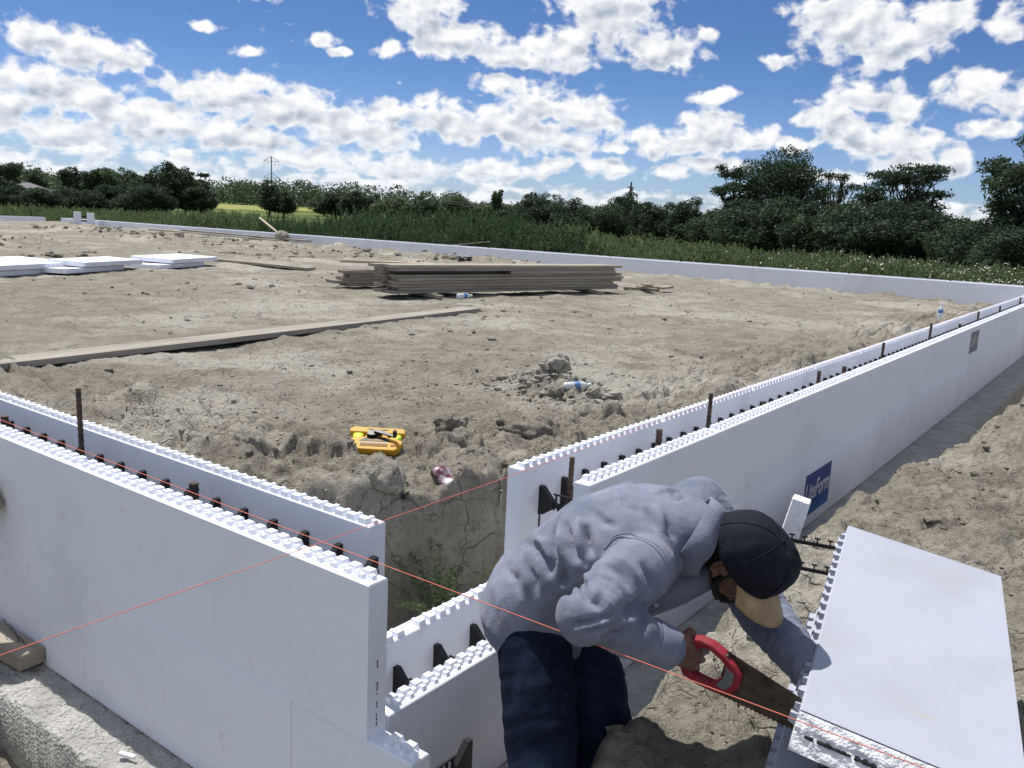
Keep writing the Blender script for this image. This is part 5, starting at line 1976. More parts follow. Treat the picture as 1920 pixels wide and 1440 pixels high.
    x = ad.orthogonal().normalized(); y = ad.cross(x)
    rings = []
    for (s, r) in ((-0.062, 0.0545), (-0.060, 0.0570), (-0.010, 0.0560), (0.008, 0.0545), (0.009, 0.0500), (-0.02, 0.046)):
        rings.append((J['wrR'] + ad * s + V3(0, 0, -0.003), x, r, y, r * 0.97))
    loft(mb, rings, 24, False)
    c = mb.mesh('cuff', mshirt, True)
    c.transform(inv)
    link('cuff', c, shirt)
    # collar: a folded band standing off the neck
    mb = MB()
    la2 = (LAT - COLAX * LAT.dot(COLAX)).normalized()
    bb2 = COLAX.cross(la2).normalized()
    if bb2.z < 0:
        bb2 = -bb2
    n = 40
    secs = []
    cc = J['collar'] - COLAX * 0.030
    for i in range(n + 1):
        a = RAD(-152 + 304 * i / n)          # open at the throat
        rad = bb2 * (math.cos(a) * 0.080) + la2 * (math.sin(a) * 0.086)
        o = rad.normalized()
        fl = 1.0 + 0.5 * (1 - math.cos(a)) * 0.5
        wob = 0.004 * math.sin(a * 5 + 1)
        c0 = cc + rad
        secs.append([c0 - o * 0.010 - COLAX * 0.03, c0 - o * 0.004 + COLAX * (0.022 + wob), c0 + o * 0.006 + COLAX * (0.027 + wob),
                     c0 + o * (0.020 + wob) + COLAX * 0.002, c0 + o * (0.028 + wob) - COLAX * (0.032 * fl), c0 + o * (0.022 + wob) - COLAX * (0.033 * fl), c0 + o * 0.010 - COLAX * 0.010])
    m_ = len(secs[0])
    for sct in secs:
        mb.v.extend([tuple(v) for v in sct])
    for i in range(n):
        for j in range(m_ - 1):
            mb.f.append((i * m_ + j, i * m_ + j + 1, (i + 1) * m_ + j + 1, (i + 1) * m_ + j))
    c = mb.mesh('collar', mshirt, True)
    c.transform(inv)
    link('collar', c, shirt)
    mbut, _, _ = material('button', (0.35, 0.37, 0.4), 0.35, 0.5, 0.6)
    bpos = V3(*BUTTON)
    mb = MB()
    mb.lathe([(0.0075, 0), (0.0078, 0.002), (0.0055, 0.003), (0.004, 0.0015), (0.001, 0.0015)], 14)
    bm_ = mb.mesh('button', mbut, True)
    j = int(np.argmin(((co2 - np.array(bpos)) ** 2).sum(1)))
    nrm = Vector(get_no(me)[j])
    bm_.transform(nrm.to_track_quat('Z', 'Y').to_matrix().to_4x4())
    bm_.transform(Matrix.Translation(Vector(co2[j]) - Vector((0.34, 0.33, 0)) + nrm * 0.001))
    link('button', bm_, shirt)

    # ---- hair at the back and sides, beard along the jaw
    mb = MB()
    ball(mb, sk - HF * 0.012 - HU * 0.004, (0.092, 0.0785, 0.094), H, 24)
    ball(mb, sk - HF * 0.046 - HU * 0.052, (0.054, 0.068, 0.062), H, 18)
    me = fused(mb, 0.005, 3)
    co, no = get_co(me), get_no(me)
    q = co - np.array(sk)
    f_, l_, u_ = q @ np.array(HF), q @ np.array(HL), q @ np.array(HU)
    hide = (f_ > 0.020) & (u_ < 0.05)
    d = 0.0035 * fbm(co[:, 0] * 90, co[:, 1] * 90 + co[:, 2] * 70, 3, seed=161)
    d = np.where(hide, -0.02, d)
    set_co(me, co + no * d[:, None])
    me.transform(inv)
    link('hair', me, t, mhair)
    mb = MB()
    for s in (-1, 1):
        limb(mb, [sk + HF * 0.014 + HL * (s * 0.0685) - HU * 0.020, sk + HF * 0.020 + HL * (s * 0.059) - HU * 0.075, sk + HF * 0.060 + HL * (s * 0.034) - HU * 0.110], [0.0045, 0.011, 0.013], 10)
    limb(mb, [sk + HF * 0.075 - HL * 0.026 - HU * 0.108, sk + HF * 0.088 - HU * 0.108, sk + HF * 0.075 + HL * 0.026 - HU * 0.108], [0.012, 0.014, 0.012], 10)
    me = fused(mb, 0.004, 3)
    co, no = get_co(me), get_no(me)
    set_co(me, co + no * (0.003 * fbm(co[:, 0] * 130, co[:, 1] * 130 + co[:, 2] * 90, 2, seed=163))[:, None])
    me.transform(inv)
    link('beard', me, t, mhair)

    # ---- cap
    cc = sk + HU * 0.022 - HF * 0.004
    mb = MB()
    nu, nv = 48, 12
    for i in range(nv + 1):
        ph = (math.pi / 2) * (i / nv)
        for j in range(nu):
            a = 2 * math.pi * j / nu
            pan = 1.0 - 0.030 * (1 - abs(math.sin(3 * a))) ** 9            # panel seams
            rr = math.cos(ph) ** 0.72 * pan
            wob = 1 + 0.012 * math.sin(3 * a + 1) * math.sin(2 * ph)
            up = math.sin(ph) ** 0.92 * 0.112 - (0.004 if i == 0 else 0) + 0.010 * max(0, math.cos(a)) * math.sin(2 * ph)
            drop = -0.016 * (0.5 - 0.5 * math.cos(a))                     # lower at the back
            mb.v.append(tuple(cc + HF * (math.cos(a) * 0.118 * rr * wob) + HL * (math.sin(a) * 0.094 * rr * wob) + HU * (up * (1 + 0.05 * math.sin(2 * a + 0.6) * math.cos(ph)) + drop * math.cos(ph))))
    for i in range(nv):
        for j in range(nu):
            mb.f.append((i * nu + j, i * nu + (j + 1) % nu, (i + 1) * nu + (j + 1) % nu, (i + 1) * nu + j))
    me = mb.mesh('cap', mcap, True)
    me.transform(inv)
    cap = link('cap', me, t)
    base_cap = [Vector(v) for v in mb.v]
    for q in range(6):
        a0 = math.pi / 6 + q * math.pi / 3 + 0.0
        j = int(round(a0 / (2 * math.pi) * nu)) % nu
        pts = [tuple(base_cap[i * nu + j] + (base_cap[i * nu + j] - cc).normalized() * 0.0004) for i in range(nv)]
        m2 = MB()
        m2.tube(pts, 0.0013, 5)
        sm = m2.mesh('seam', mcap, True)
        sm.transform(inv)
        link('seam', sm, cap)
    mb = MB()
    ball(mb, cc + HU * 0.112, (0.008, 0.008, 0.004), H, 10)
    bt = mb.mesh('cap_button', mcap, True)
    bt.transform(inv)
    link('cap_button', bt, cap)
    mb = MB()
    nb, nr = 24, 8
    for side in (0, 1):
        for i in range(nr + 1):
            s = i / nr
            for j in range(nb + 1):
                a = RAD(-66 + 132 * j / nb)
                r0x, r0y = 0.110 * math.cos(a), 0.090 * math.sin(a)
                ext = 0.084 * s * (math.cos(a * 1.12) ** 0.5 if math.cos(a * 1.12) > 0 else 0)
                x, y = r0x + ext, r0y * (1 + 0.04 * s)
                z = -0.008 - 0.020 * s - 0.26 * y * y / 0.086 * (0.35 + 0.65 * s) - (0.004 if side else 0)
                mb.v.append(tuple(cc + HF * x + HL * y + HU * z))
    w = nb + 1
    k2 = (nr + 1) * w
    for i in range(nr):
        for j in range(nb):
            q = i * w + j
            mb.f.append((q, q + 1, q + w + 1, q + w))
            mb.f.append((k2 + q, k2 + q + w, k2 + q + w + 1, k2 + q + 1))
    for j in range(nb):
        q = nr * w + j
        mb.f.append((q, q + 1, k2 + q + 1, k2 + q))
    for i in range(nr):
        for q in (i * w, i * w + nb):
            mb.f.append((q, q + w, k2 + q + w, k2 + q))
    me = mb.mesh('brim', mbrim, True)
    me.transform(inv)
    link('brim', me, cap)


FOLDS = [
    (-0.028, 0.017, [(0.396, 0.347, 1.09), (0.397, 0.323, 1.062), (0.41, 0.293, 1.04), (0.432, 0.268, 1.018), (0.431, 0.25, 0.983)]),
    (-0.026, 0.015, [(0.438, 0.316, 1.089), (0.466, 0.28, 1.073), (0.479, 0.27, 1.054), (0.506, 0.261, 1.032)]),
    (0.018, 0.012, [(0.395, 0.362, 1.104), (0.414, 0.329, 1.08), (0.441, 0.288, 1.061), (0.456, 0.263, 1.029)]),
    (-0.026, 0.013, [(0.498, 0.311, 1.099), (0.519, 0.286, 1.08), (0.538, 0.275, 1.054)]),
    (0.014, 0.012, [(0.466, 0.327, 1.108), (0.488, 0.292, 1.087), (0.513, 0.272, 1.057)]),
    (-0.02, 0.016, [(0.279, 0.36, 0.99), (0.363, 0.284, 1.018), (0.398, 0.268, 1.006), (0.429, 0.249, 0.982)]),
    (0.012, 0.014, [(0.328, 0.326, 1.028), (0.386, 0.291, 1.031), (0.418, 0.263, 1.004)]),
    (-0.022, 0.018, [(0.466, 0.256, 0.998), (0.479, 0.251, 0.967), (0.613, 0.064, 1.04)]),
    (-0.018, 0.014, [(0.521, 0.257, 0.998), (0.628, 0.09, 1.054), (0.664, 0.062, 1.044), (0.693, 0.066, 1.029)]),
    (0.014, 0.012, [(0.536, 0.261, 1.01), (0.608, 0.156, 1.034), (0.673, 0.08, 1.049)]),
    (-0.016, 0.009, [(0.639, 0.026, 0.985), (0.673, 0.035, 0.998), (0.699, 0.058, 1.008), (0.709, 0.099, 1.012)]),
    (-0.016, 0.009, [(0.674, 0.035, 0.977), (0.702, 0.056, 0.987), (0.709, 0.114, 0.981), (0.725, 0.147, 0.991)]),
    (-0.013, 0.009, [(0.702, 0.071, 0.959), (0.717, 0.117, 0.956), (0.738, 0.137, 0.973)]),
    (0.01, 0.009, [(0.657, 0.029, 0.98), (0.689, 0.043, 0.992), (0.709, 0.076, 0.999)]),
    (-0.014, 0.011, [(0.714, 0.129, 0.994), (0.718, 0.17, 1.0), (0.722, 0.199, 1.015)]),
    (-0.013, 0.01, [(0.745, 0.155, 0.942), (0.745, 0.178, 0.96), (0.736, 0.205, 0.974)]),
    (-0.012, 0.014, [(0.62, 0.404, 1.151), (0.643, 0.388, 1.137), (0.666, 0.376, 1.118)]),
    (0.012, 0.014, [(0.631, 0.432, 1.158), (0.66, 0.407, 1.143), (0.677, 0.394, 1.123)]),
    (-0.012, 0.013, [(0.668, 0.416, 1.14), (0.689, 0.407, 1.122), (0.704, 0.405, 1.099)]),
    (-0.012, 0.012, [(0.63, 0.53, 1.171), (0.652, 0.51, 1.166), (0.657, 0.548, 1.166)]),
    (0.01, 0.01, [(0.598, 0.478, 1.176), (0.61, 0.532, 1.173), (0.632, 0.568, 1.167)]),
    (-0.012, 0.014, [(0.483, 0.363, 1.132), (0.531, 0.337, 1.122), (0.567, 0.331, 1.118)]),
    (-0.009, 0.016, [(0.517, 0.437, 1.174), (0.567, 0.392, 1.16), (0.602, 0.387, 1.148)]),
    (-0.014, 0.014, [(0.697, 0.249, 1.074), (0.718, 0.249, 1.046), (0.727, 0.247, 1.016)]),
    (-0.012, 0.016, [(0.345, 0.27, 0.966), (0.389, 0.246, 0.949), (0.402, 0.242, 0.918)]),
    (0.01, 0.016, [(0.314, 0.276, 0.971), (0.359, 0.253, 0.945), (0.379, 0.239, 0.912)]),
    (-0.01, 0.014, [(0.259, 0.304, 0.931), (0.327, 0.25, 0.929), (0.35, 0.232, 0.905)]),
    (-0.012, 0.013, [(0.637, 0.189, 1.075), (0.677, 0.183, 1.069), (0.706, 0.172, 1.048)]),
    (0.01, 0.013, [(0.634, 0.218, 1.086), (0.675, 0.211, 1.079), (0.704, 0.205, 1.056)]),
]
BUTTON = (0.678, 0.407, 0.903)
build_person()


# ------------------------------------------------------------------ hand saw
def build_saw():
    g = Vector((0.8035, 0.3570, 0.8378))          # middle of the grip
    x = (Vector((1.0464, 0.3514, 0.7983)) - g).normalized()
    z = Vector((0.112, -0.072, 0.978))
    z = (z - x * z.dot(x)).normalized()
    y = z.cross(x)
    r = bpy.data.objects.new('hand_saw', None)
    COL.objects.link(r)
    r.matrix_world = Matrix(((x.x, y.x, z.x, g.x), (x.y, y.y, z.y, g.y), (x.z, y.z, z.z, g.z), (0, 0, 0, 1)))
    tag(r, 'hand saw with red handle and dark blade cutting into the foam block', 'saw')
    mr, k, b = material('saw_red', (0.42, 0.025, 0.035), 0.68, 0.25)
    k.l.new(k.mix(k.sstep(k.noise(obj_coord(k), 40.0, 5, 0.65), 0.5, 0.72), (0.24, 0.020, 0.030), (0.17, 0.085, 0.08)), b.inputs['Base Color'])
    mg, _, _ = material('saw_grey', (0.13, 0.14, 0.135), 0.6)
    ms, k, b = material('saw_steel', (0.10, 0.085, 0.075), 0.45, 0.5, 0.75)
    P = obj_coord(k)
    k.l.new(k.mix(k.sstep(k.noise(P, 18.0, 5, 0.65), 0.4, 0.65), (0.105, 0.085, 0.072), (0.055, 0.043, 0.038)), b.inputs['Base Color'])
    # blade
    mb = MB()
    x0, x1 = 0.075, 0.46
    pts = [(x0, 0.056), (x1, 0.012), (x1, -0.035)]
    n = 70
    for i in range(n + 1):
        xx = x1 + (x0 - x1) * i / n
        zz = -0.035 + (-0.066 + 0.035) * i / n
        pts.append((xx, zz + (0.0 if i % 2 else -0.0045)))
    mb.prism(pts, -0.0007, 0.0007, 'y')
    link('blade', mb.mesh('blade', ms), r)
    # handle: closed loop, thick at the grip
    out_ = [(-0.034, -0.058), (-0.030, -0.020), (-0.028, 0.030), (-0.016, 0.066), (0.004, 0.078), (0.036, 0.080), (0.072, 0.068), (0.108, 0.046), (0.128, 0.024), (0.128, -0.030), (0.108, -0.066), (0.070, -0.086), (0.020, -0.090), (-0.022, -0.082)]
    in_ = [(-0.002, -0.050), (-0.002, -0.020), (0.000, 0.020), (0.010, 0.044), (0.020, 0.052), (0.038, 0.053), (0.060, 0.045), (0.078, 0.034), (0.084, 0.022), (0.082, -0.016), (0.068, -0.046), (0.054, -0.058), (0.022, -0.062), (0.004, -0.058)]
    mb = MB()
    n = len(out_)
    for (yy, k1) in ((-0.0155, 0.16), (-0.010, 0.0), (0.010, 0.0), (0.0155, 0.16)):
        for (o_, i_) in zip(out_, in_):
            ov, iv = Vector((o_[0], yy, o_[1])), Vector((i_[0], yy, i_[1]))
            mb.v.append(tuple(ov.lerp(iv, k1)))
            mb.v.append(tuple(iv.lerp(ov, k1)))
    m = 2 * n
    for lv in range(3):
        for i in range(n):
            i2 = (i + 1) % n
            mb.f.append((lv * m + 2 * i, lv * m + 2 * i2, (lv + 1) * m + 2 * i2, (lv + 1) * m + 2 * i))
            mb.f.append((lv * m + 2 * i + 1, (lv + 1) * m + 2 * i + 1, (lv + 1) * m + 2 * i2 + 1, lv * m + 2 * i2 + 1))
    for lv in (0, 3):
        for i in range(n):
            i2 = (i + 1) % n
            mb.f.append((lv * m + 2 * i, lv * m + 2 * i + 1, lv * m + 2 * i2 + 1, lv * m + 2 * i2))
    mb.v = [(x_ * 0.94 + 0.004, y_, z_ * 0.74) for x_, y_, z_ in mb.v]
    hm = bevelled(mb.mesh('handle', mr), 0.003, 2)
    link('handle', hm, r)
    # grey insert in the front of the loop
    mb = MB()
    mb.prism([(0.084, 0.032), (0.112, 0.018), (0.112, -0.024), (0.096, -0.052), (0.072, -0.050), (0.085, -0.016), (0.088, 0.02)], -0.0175, 0.0175, 'y')
    mb.v = [(x_ * 0.94 + 0.004, y_, z_ * 0.74) for x_, y_, z_ in mb.v]
    link('handle_insert', bevelled(mb.mesh('handle_insert', mg), 0.002), r)
    mb = MB()
    for (a, c) in ((0.093, 0.0), (0.080, -0.045)):
        mb.lathe([(0.005, -0.0105), (0.006, -0.009), (0.006, 0.009), (0.005, 0.0105)], 10, (a, -c, 0))
    sc = mb.mesh('bolt', ms, True)
    sc.transform(Matrix.Rotation(RAD(90), 4, 'X'))
    link('bolt', sc, r)


build_saw()


# ------------------------------------------------------------------ the foam block being cut, and the slice standing behind it
def build_block():
    BR = Vector((1.5247, 0.3962, 0.7510))
    d1 = Vector((-0.1851, 0.9783, 0.0934)).normalized()
    d2 = Vector((-0.96584, -0.19863, 0.16645)).normalized()      # towards the knobbed edge
    nn = d1.cross(d2).normalized()
    M = Matrix(((d1.x, -nn.x, d2.x, BR.x), (d1.y, -nn.y, d2.y, BR.y), (d1.z, -nn.z, d2.z, BR.z), (0, 0, 0, 1)))
    r = empty('foam_form_block', tuple(BR))
    tag(r, 'dusty white foam form block at lower right, its near end being sawn', 'foam block')
    inv = Matrix.Translation(-BR)

    def place(me):
        me.transform(inv @ M)
        return me
    L = 1.07
    me = panel_mesh(L, True, 0.460, False, 'foam_dusty')
    link('foam_panel', place(me), r)
    me = panel_mesh(L - 0.06, True, 0.460, True, 'foam_dusty')
    me.transform(Matrix.Translation(Vector((0.0, T - PT, 0.012))))
    link('foam_panel', place(me), r)
    # torn cut face with the black flange showing as a line
    mb = MB()
    rr = random.Random(4)
    for (y0, h0) in ((0.0, 0.0), (T - PT, 0.012)):
        # the saw ran out of square: the cut leans towards its foot
        n, m = 70, 12
        base = len(mb.v)
        for i in range(n + 1):
            for j in range(m + 1):
                zz = 0.460 * i / n + h0
                f = j / m
                edge = 0.0 if j in (0, m) else 0.005 * rr.random() + 0.003 * math.sin(i * 0.5 + j)
                mb.v.append((-0.004 - 0.052 * f - edge - (0.006 if 0.3 < f < 0.34 else 0), y0 + 0.001 + (PT - 0.002) * f, zz))
        for i in range(n):
            for j in range(m):
                q = base + i * (m + 1) + j
                mb.f.append((q, q + 1, q + m + 2, q + m + 1))
        for zz in (h0, 0.460 + h0):
            mb.add([(0.002, y0 + 0.001, zz), (-0.004, y0 + 0.001, zz), (-0.056, y0 + PT - 0.001, zz), (0.002, y0 + PT - 0.001, zz)], [(0, 1, 2, 3)])
        mb.add([(0.002, y0 + PT - 0.001, h0), (-0.056, y0 + PT - 0.001, h0), (-0.056, y0 + PT - 0.001, h0 + 0.46), (0.002, y0 + PT - 0.001, h0 + 0.46)], [(0, 1, 2, 3)])
    link('cut_face', place(mb.mesh('cut_face', MAT['foam_cut'], True)), r)
    mb = MB()
    for i in range(46):
        z0 = 0.03 + 0.0088 * i
        w = 0.0010 + 0.0024 * rr.random()
        if rr.random() < 0.88:
            mb.box(-0.0385 - 0.002 * rr.random(), -0.02, 0.036 - w, 0.036 + w, z0, z0 + 0.0098)
    link('flange', place(mb.mesh('flange', MAT['plastic'])), r)
    for k in range(6):
        me = TIE.copy()
        # web between the two panels: across = local Y
        me.transform(Matrix.Rotation(RAD(90), 4, 'Z'))
        me.transform(Matrix.Translation(Vector((0.02 + k * 0.195, PT, 0.460 - 0.150))))
        link('tie', place(me), r)
        me = TIE.copy()
        me.transform(Matrix.Rotation(RAD(90), 4, 'Z'))
        me.transform(Matrix.Translation(Vector((0.02 + k * 0.195, PT, 0.140))))
        link('tie', place(me), r)
    # ends of web bars poking past the far end
    for zz in (0.10, 0.30):
        mb = MB()
        mb.box(L - 0.02, L + 0.012, 0.020, 0.026, zz - 0.004, zz + 0.004)
        mb.box(L + 0.010, L + 0.014, 0.012, 0.034, zz - 0.004, zz + 0.004)
        link('tie_end', place(mb.mesh('tie_end', MAT['plastic'])), r)
    # slice cut off earlier, standing on the bank
    r2 = empty('foam_offcut', (0.60, 1.40, 0.42), (0, 0, RAD(12)))
    tag(r2, 'narrow upright foam offcut with black ties standing behind the worker\'s cap', 'foam offcut')
    mb = MB()
    mb.box(-0.035, 0.035, -0.05, 0.05, 0.0, 0.535, 0.004)
    link('foam_panel', bevelled(mb.mesh('foam_panel', MAT['foam_cut']), 0.004), r2, rot=(RAD(-7), RAD(11), 0))
    mb = MB()
    mb.box(0.255, 0.31, -0.07, 0.06, 0.0, 0.43, 0.004)
    for i in range(7):
        mb.box(0.23, 0.256, -0.06, 0.05, 0.03 + i * 0.055, 0.056 + i * 0.055, 0)
    link('foam_panel', mb.mesh('foam_panel', MAT['foam_cut']), r2)
    for zz in (0.395, 0.30):
        mb = MB()
        mb.box(-0.04, 0.25, -0.035, -0.028, zz - 0.006, zz + 0.006)
        for q in range(5):
            mb.box(0.045 + q * 0.042, 0.050 + q * 0.042, -0.034, -0.029, zz + 0.005, zz + 0.020)
            mb.box(0.038 + q * 0.042, 0.057 + q * 0.042, -0.0345, -0.0285, zz + 0.019, zz + 0.024)
        link('tie', mb.mesh('tie', MAT['plastic']), r2)


build_block()


# ------------------------------------------------------------------ small things on the clay
def build_reel():
    x, y = -1.86, 1.90
    r = empty('line_reel', (x, y, float(height(x, y)) + 0.052), (RAD(28), 0, RAD(34)))
    r.scale = (0.93, 0.93, 0.93)
    tag(r, 'yellow plastic line reel with black crank lying on the clay edge', 'tool')
    my, k, b = material('reel_yellow', (0.62, 0.31, 0.02), 0.55, 0.3)
    k.l.new(k.mix(k.sstep(k.noise(obj_coord(k), 25.0, 5, 0.65), 0.5, 0.75), (0.62, 0.33, 0.035), (0.44, 0.28, 0.10)), b.inputs['Base Color'])
    md, _, _ = material('reel_pocket_shade', (0.20, 0.085, 0.012), 0.6)  # darker copy of the yellow, recess shade as colour
    ml, _, _ = material('reel_line', (0.55, 0.72, 0.06), 0.6)
    mk, _, _ = material('reel_label', (0.018, 0.018, 0.022), 0.5)
    w = 0.165
    # lower grip, body, upper bar
    mb = MB()
    mb.prism([(-w, -0.035), (-w + 0.018, -0.085), (-w + 0.03, -0.098), (w - 0.04, -0.098), (w - 0.015, -0.08), (w, -0.035), (w, -0.012), (w - 0.055, 0.012), (-w + 0.055, 0.012), (-w, -0.012)], 0.0, 0.048, 'z')
    mb.prism([(-0.075, 0.0125), (0.075, 0.0125), (0.055, 0.060), (-0.055, 0.060)], 0.004, 0.045, 'z')
    mb.prism([(-w - 0.01, 0.0605), (w + 0.005, 0.0605), (w, 0.098), (w - 0.02, 0.108), (-w + 0.01, 0.108), (-w - 0.012, 0.095)], 0.0, 0.042, 'z')
    link('body', bevelled(mb.mesh('body', my), 0.005, 2), r)
    mb = MB()
    mb.box(-0.088, 0.082, -0.072, -0.048, 0.0485, 0.0495)
    mb.prism([(-0.145, -0.046), (-0.108, -0.052), (-0.108, -0.068), (-0.128, -0.066)], 0.0485, 0.0495, 'z')
    mb.prism([(0.135, -0.046), (0.100, -0.050), (0.100, -0.070), (0.128, -0.068)], 0.0485, 0.0495, 'z')
    link('grip_slot_shade', mb.mesh('grip_slot_shade', md), r)  # flat plates on the body; the slots' shade is only painted
    for s in (-1, 1):
        mb = MB()
        mb.lathe([(0.016, 0.006), (0.032, 0.008), (0.034, 0.02), (0.032, 0.034), (0.016, 0.036)], 16, (s * 0.118, 0.036, 0))
        link('line', mb.mesh('line', ml, True), r)
    mb = MB()
    mb.prism([(-0.10, -0.028), (0.10, -0.028), (0.055, 0.010), (-0.055, 0.010)], 0.0485, 0.0492, 'z')
    mb.prism([(-0.07, 0.092), (0.07, 0.092), (0.05, 0.078), (-0.05, 0.078)], 0.0425, 0.0432, 'z')
    link('label', mb.mesh('label', mk), r)
    mb = MB()
    for i in range(11):
        mb.box(-0.042 + i * 0.0075, -0.037 + i * 0.0075, -0.020, -0.013, 0.0492, 0.0497)
    link('lettering', mb.mesh('lettering', my), r)
    mb = MB()
    for i in range(8):
        mb.box(-0.032 + i * 0.008, -0.027 + i * 0.008, 0.081, 0.089, 0.0432, 0.0437)
    link('lettering', mb.mesh('lettering', my), r)
    mpic, _, _ = material('reel_print', (0.35, 0.30, 0.26), 0.5)
    mb = MB()
    for i in range(4):
        mb.box(-0.088 + i * 0.043, -0.052 + i * 0.043, -0.044, -0.032, 0.0485, 0.0490)
    link('print', mb.mesh('print', mpic), r)
    mb = MB()
    mb.prism([(-0.062, 0.014), (-0.055, 0.046), (-0.01, 0.058), (0.03, 0.050), (0.02, 0.018), (-0.03, 0.004)], 0.046, 0.068, 'z')
    link('hub', bevelled(mb.mesh('hub', MAT['plastic']), 0.004), r)
    mb = MB()
    mb.prism([(-0.02, 0.030), (0.0, 0.052), (0.125, 0.006), (0.130, -0.012), (0.115, -0.014)], 0.069, 0.080, 'z')
    link('crank', bevelled(mb.mesh('crank', MAT['plastic']), 0.003), r)
    mb = MB()
    mb.lathe([(0.010, 0.078), (0.013, 0.082), (0.013, 0.118), (0.010, 0.122)], 14, (0.122, -0.004, 0))
    link('knob', mb.mesh('knob', MAT['plastic'], True), r)


build_reel()


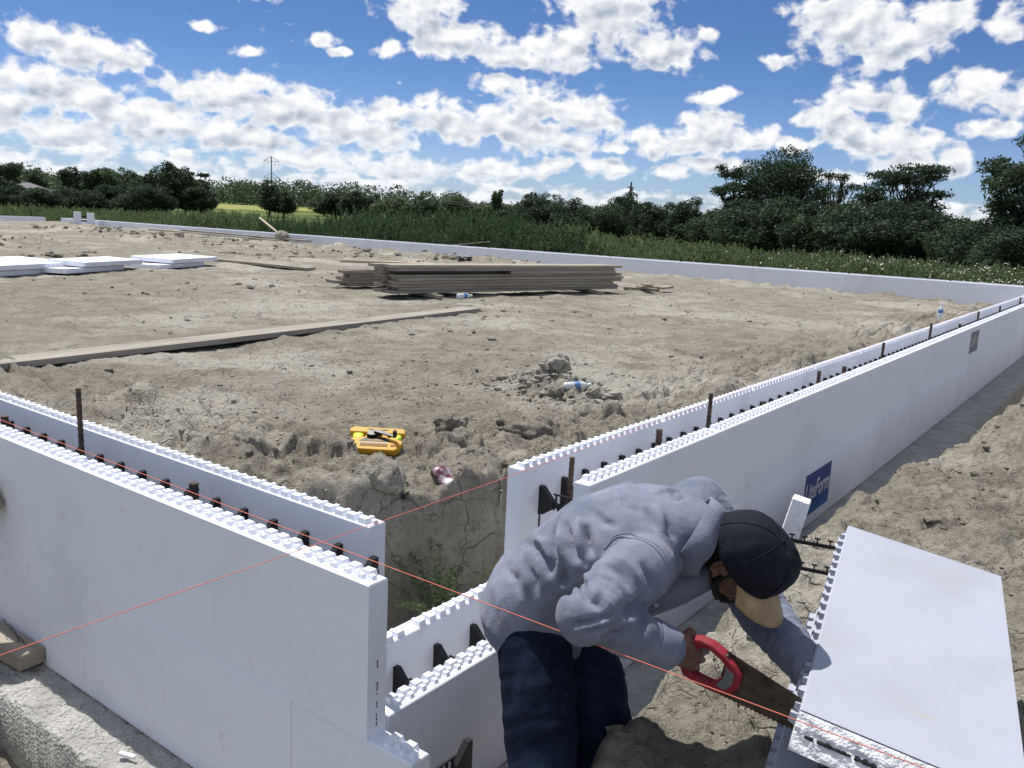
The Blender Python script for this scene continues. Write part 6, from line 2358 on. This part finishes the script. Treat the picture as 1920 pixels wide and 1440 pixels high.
def build_litter():
    # crushed can
    x, y = -1.19, 1.72
    mc, k, b = material('can_metal', (0.42, 0.25, 0.27), 0.42, 0.4, 0.45)
    P = obj_coord(k)
    k.l.new(k.mix(k.sstep(k.noise(P, 22.0, 3, 0.6), 0.42, 0.6), (0.16, 0.045, 0.075), (0.55, 0.48, 0.50)), b.inputs['Base Color'])
    mb = MB()
    rg = random.Random(9)
    n = 20
    for i in range(9):
        s = i / 8
        for j in range(n):
            a = 2 * math.pi * j / n
            flat = 0.45 + 0.35 * abs(s - 0.5)
            rr = 0.034 * (0.86 if i in (0, 8) else 1) * (1 + 0.16 * math.sin(3 * a + 5 * s) * math.sin(math.pi * s))
            mb.v.append((s * 0.105 - 0.05 + 0.010 * math.cos(a) * math.sin(3 * s), rr * math.cos(a), rr * math.sin(a) * flat + 0.012 * math.sin(math.pi * s * 2)))
    for i in range(8):
        for j in range(n):
            mb.f.append((i * n + j, i * n + (j + 1) % n, (i + 1) * n + (j + 1) % n, (i + 1) * n + j))
    mb.f.append(tuple(range(n))[::-1])
    mb.f.append(tuple(range(8 * n, 9 * n)))
    mb.v = [(a * 1.3, b_ * 1.3, c_ * 1.3) for a, b_, c_ in mb.v]
    o = link('crushed_can', mb.mesh('crushed_can', mc, True), loc=(x, y, float(height(x, y)) + 0.03), rot=(RAD(15), RAD(18), RAD(-5)))
    tag(o, 'crushed dull red drink can lying on the clay slope', 'can')

    # drinking water bottles
    mp, k, b = material('clear_plastic', (0.80, 0.87, 0.92), 0.12, 0.5)
    b.inputs['Transmission Weight'].default_value = 0.35
    b.inputs['IOR'].default_value = 1.25
    mlab, _, _ = material('bottle_label', (0.10, 0.20, 0.46), 0.5)
    mcap, _, _ = material('bottle_cap', (0.75, 0.77, 0.8), 0.4)

    def bottle(loc, rot, label, s=1.0):
        r = empty('water_bottle', loc, rot)
        r.scale = (s, s, s)
        tag(r, label, 'bottle', 'empty water bottles')
        mb = MB()
        mb.lathe([(0.024, 0.0), (0.032, 0.006), (0.033, 0.03), (0.0305, 0.036), (0.033, 0.042), (0.033, 0.085), (0.0305, 0.09), (0.033, 0.096), (0.033, 0.135), (0.026, 0.165), (0.013, 0.19), (0.0125, 0.205)], 18)
        link('bottle_body', mb.mesh('bottle_body', mp, True), r)
        mb = MB()
        mb.lathe([(0.0336, 0.088), (0.0338, 0.09), (0.0338, 0.132), (0.0336, 0.134)], 18, cap=False)
        link('bottle_label', mb.mesh('bottle_label', mlab, True), r)
        mb = MB()
        mb.lathe([(0.0145, 0.200), (0.0148, 0.202), (0.0148, 0.217), (0.0135, 0.22)], 14)
        link('bottle_cap', mb.mesh('bottle_cap', mcap, True), r)
    z = float(height(-1.40, 15.6))
    bottle((-1.40, 15.6, z + 0.0), (0, 0, 0), 'clear water bottle with blue label standing on the clay near the far corner', 1.35)
    bottle((-2.06, 4.16, float(height(-2.06, 4.16)) + 0.026), (0, RAD(84), RAD(40)), 'water bottle half buried on its side in the dug heap', 1.0)
    bottle((-7.56, 9.35, float(height(-7.56, 9.35)) + 0.05), (0, RAD(88), RAD(72)), 'crumpled water bottle lying in front of the large lumber stack', 1.3)
    # black tyre-like tub behind the lumber
    x, y = -14.1, 17.4
    mb = MB()
    prof = [(0.13, 0.0), (0.17, 0.01), (0.195, 0.04), (0.195, 0.12), (0.17, 0.15), (0.13, 0.155), (0.115, 0.13), (0.115, 0.03), (0.13, 0.0)]
    mb.lathe(prof, 24, cap=False)
    o = link('tyre', mb.mesh('tyre', MAT['plastic'], True), loc=(x, y, float(height(x, y)) + 0.0))
    tag(o, 'black tyre lying on the clay behind the large lumber stack', 'tyre')
    # scrap of white foam on the left footing
    mb = MB()
    mb.box(-0.03, 0.03, -0.008, 0.008, 0, 0.012)
    o = link('foam_scrap', bevelled(mb.mesh('foam_scrap', MAT['foam']), 0.003), loc=(-0.995, -0.115, 0.008), rot=(0.1, 0.1, RAD(25)))
    tag(o, 'small white foam scrap on the left concrete footing', 'foam scrap')


build_litter()


# ------------------------------------------------------------------ weed growing in the corner hole
def build_weed():
    x, y = -0.86, 1.36
    z = float(height(x, y)) + 0.02
    r = empty('weed_plant', (x, y, z))
    tag(r, 'feathery green weed growing at the foot of the clay bank in the corner', 'plant')
    rg = np.random.default_rng(55)
    stems = MB()
    Vs, n = [], 0
    for i in range(20):
        th = rg.uniform(0, 2 * np.pi)
        L = rg.uniform(0.34, 0.62)
        d = np.array([np.cos(th), np.sin(th), rg.uniform(0.7, 1.8)])
        d /= np.linalg.norm(d)
        pts = []
        for s in np.linspace(0, 1, 8):
            pts.append(d * L * s + np.array([0, 0, -0.16 * L * s * s * 2.0]))
        stems.tube([tuple(p) for p in pts], [0.003, .0028, .0025, .0022, .002, .0016, .0012, .0008], 5)
        for s in np.linspace(0.15, 1.0, 26):
            p = d * L * s + np.array([0, 0, -0.32 * L * s * s])
            for sd in (-1, 1):
                a = np.cross(d, [0, 0, 1.0]) * sd + d * 0.5 + rg.normal(size=3) * 0.25
                a /= np.linalg.norm(a)
                l = rg.uniform(0.028, 0.065) * (1.15 - 0.7 * s)
                w = np.cross(a, rg.normal(size=3)); w /= np.linalg.norm(w)
                w *= 0.0042
                Vs.append([p, p + a * l * .5 + w, p + a * l, p + a * l * .5 - w])
    V = np.array(Vs).reshape(-1, 3)
    link('stems', stems.mesh('stems', MAT['leaf_weed']), r)
    link('fronds', mesh_np('fronds', V, np.arange(len(V)).reshape(-1, 4), MAT['leaf_weed']), r)


build_weed()
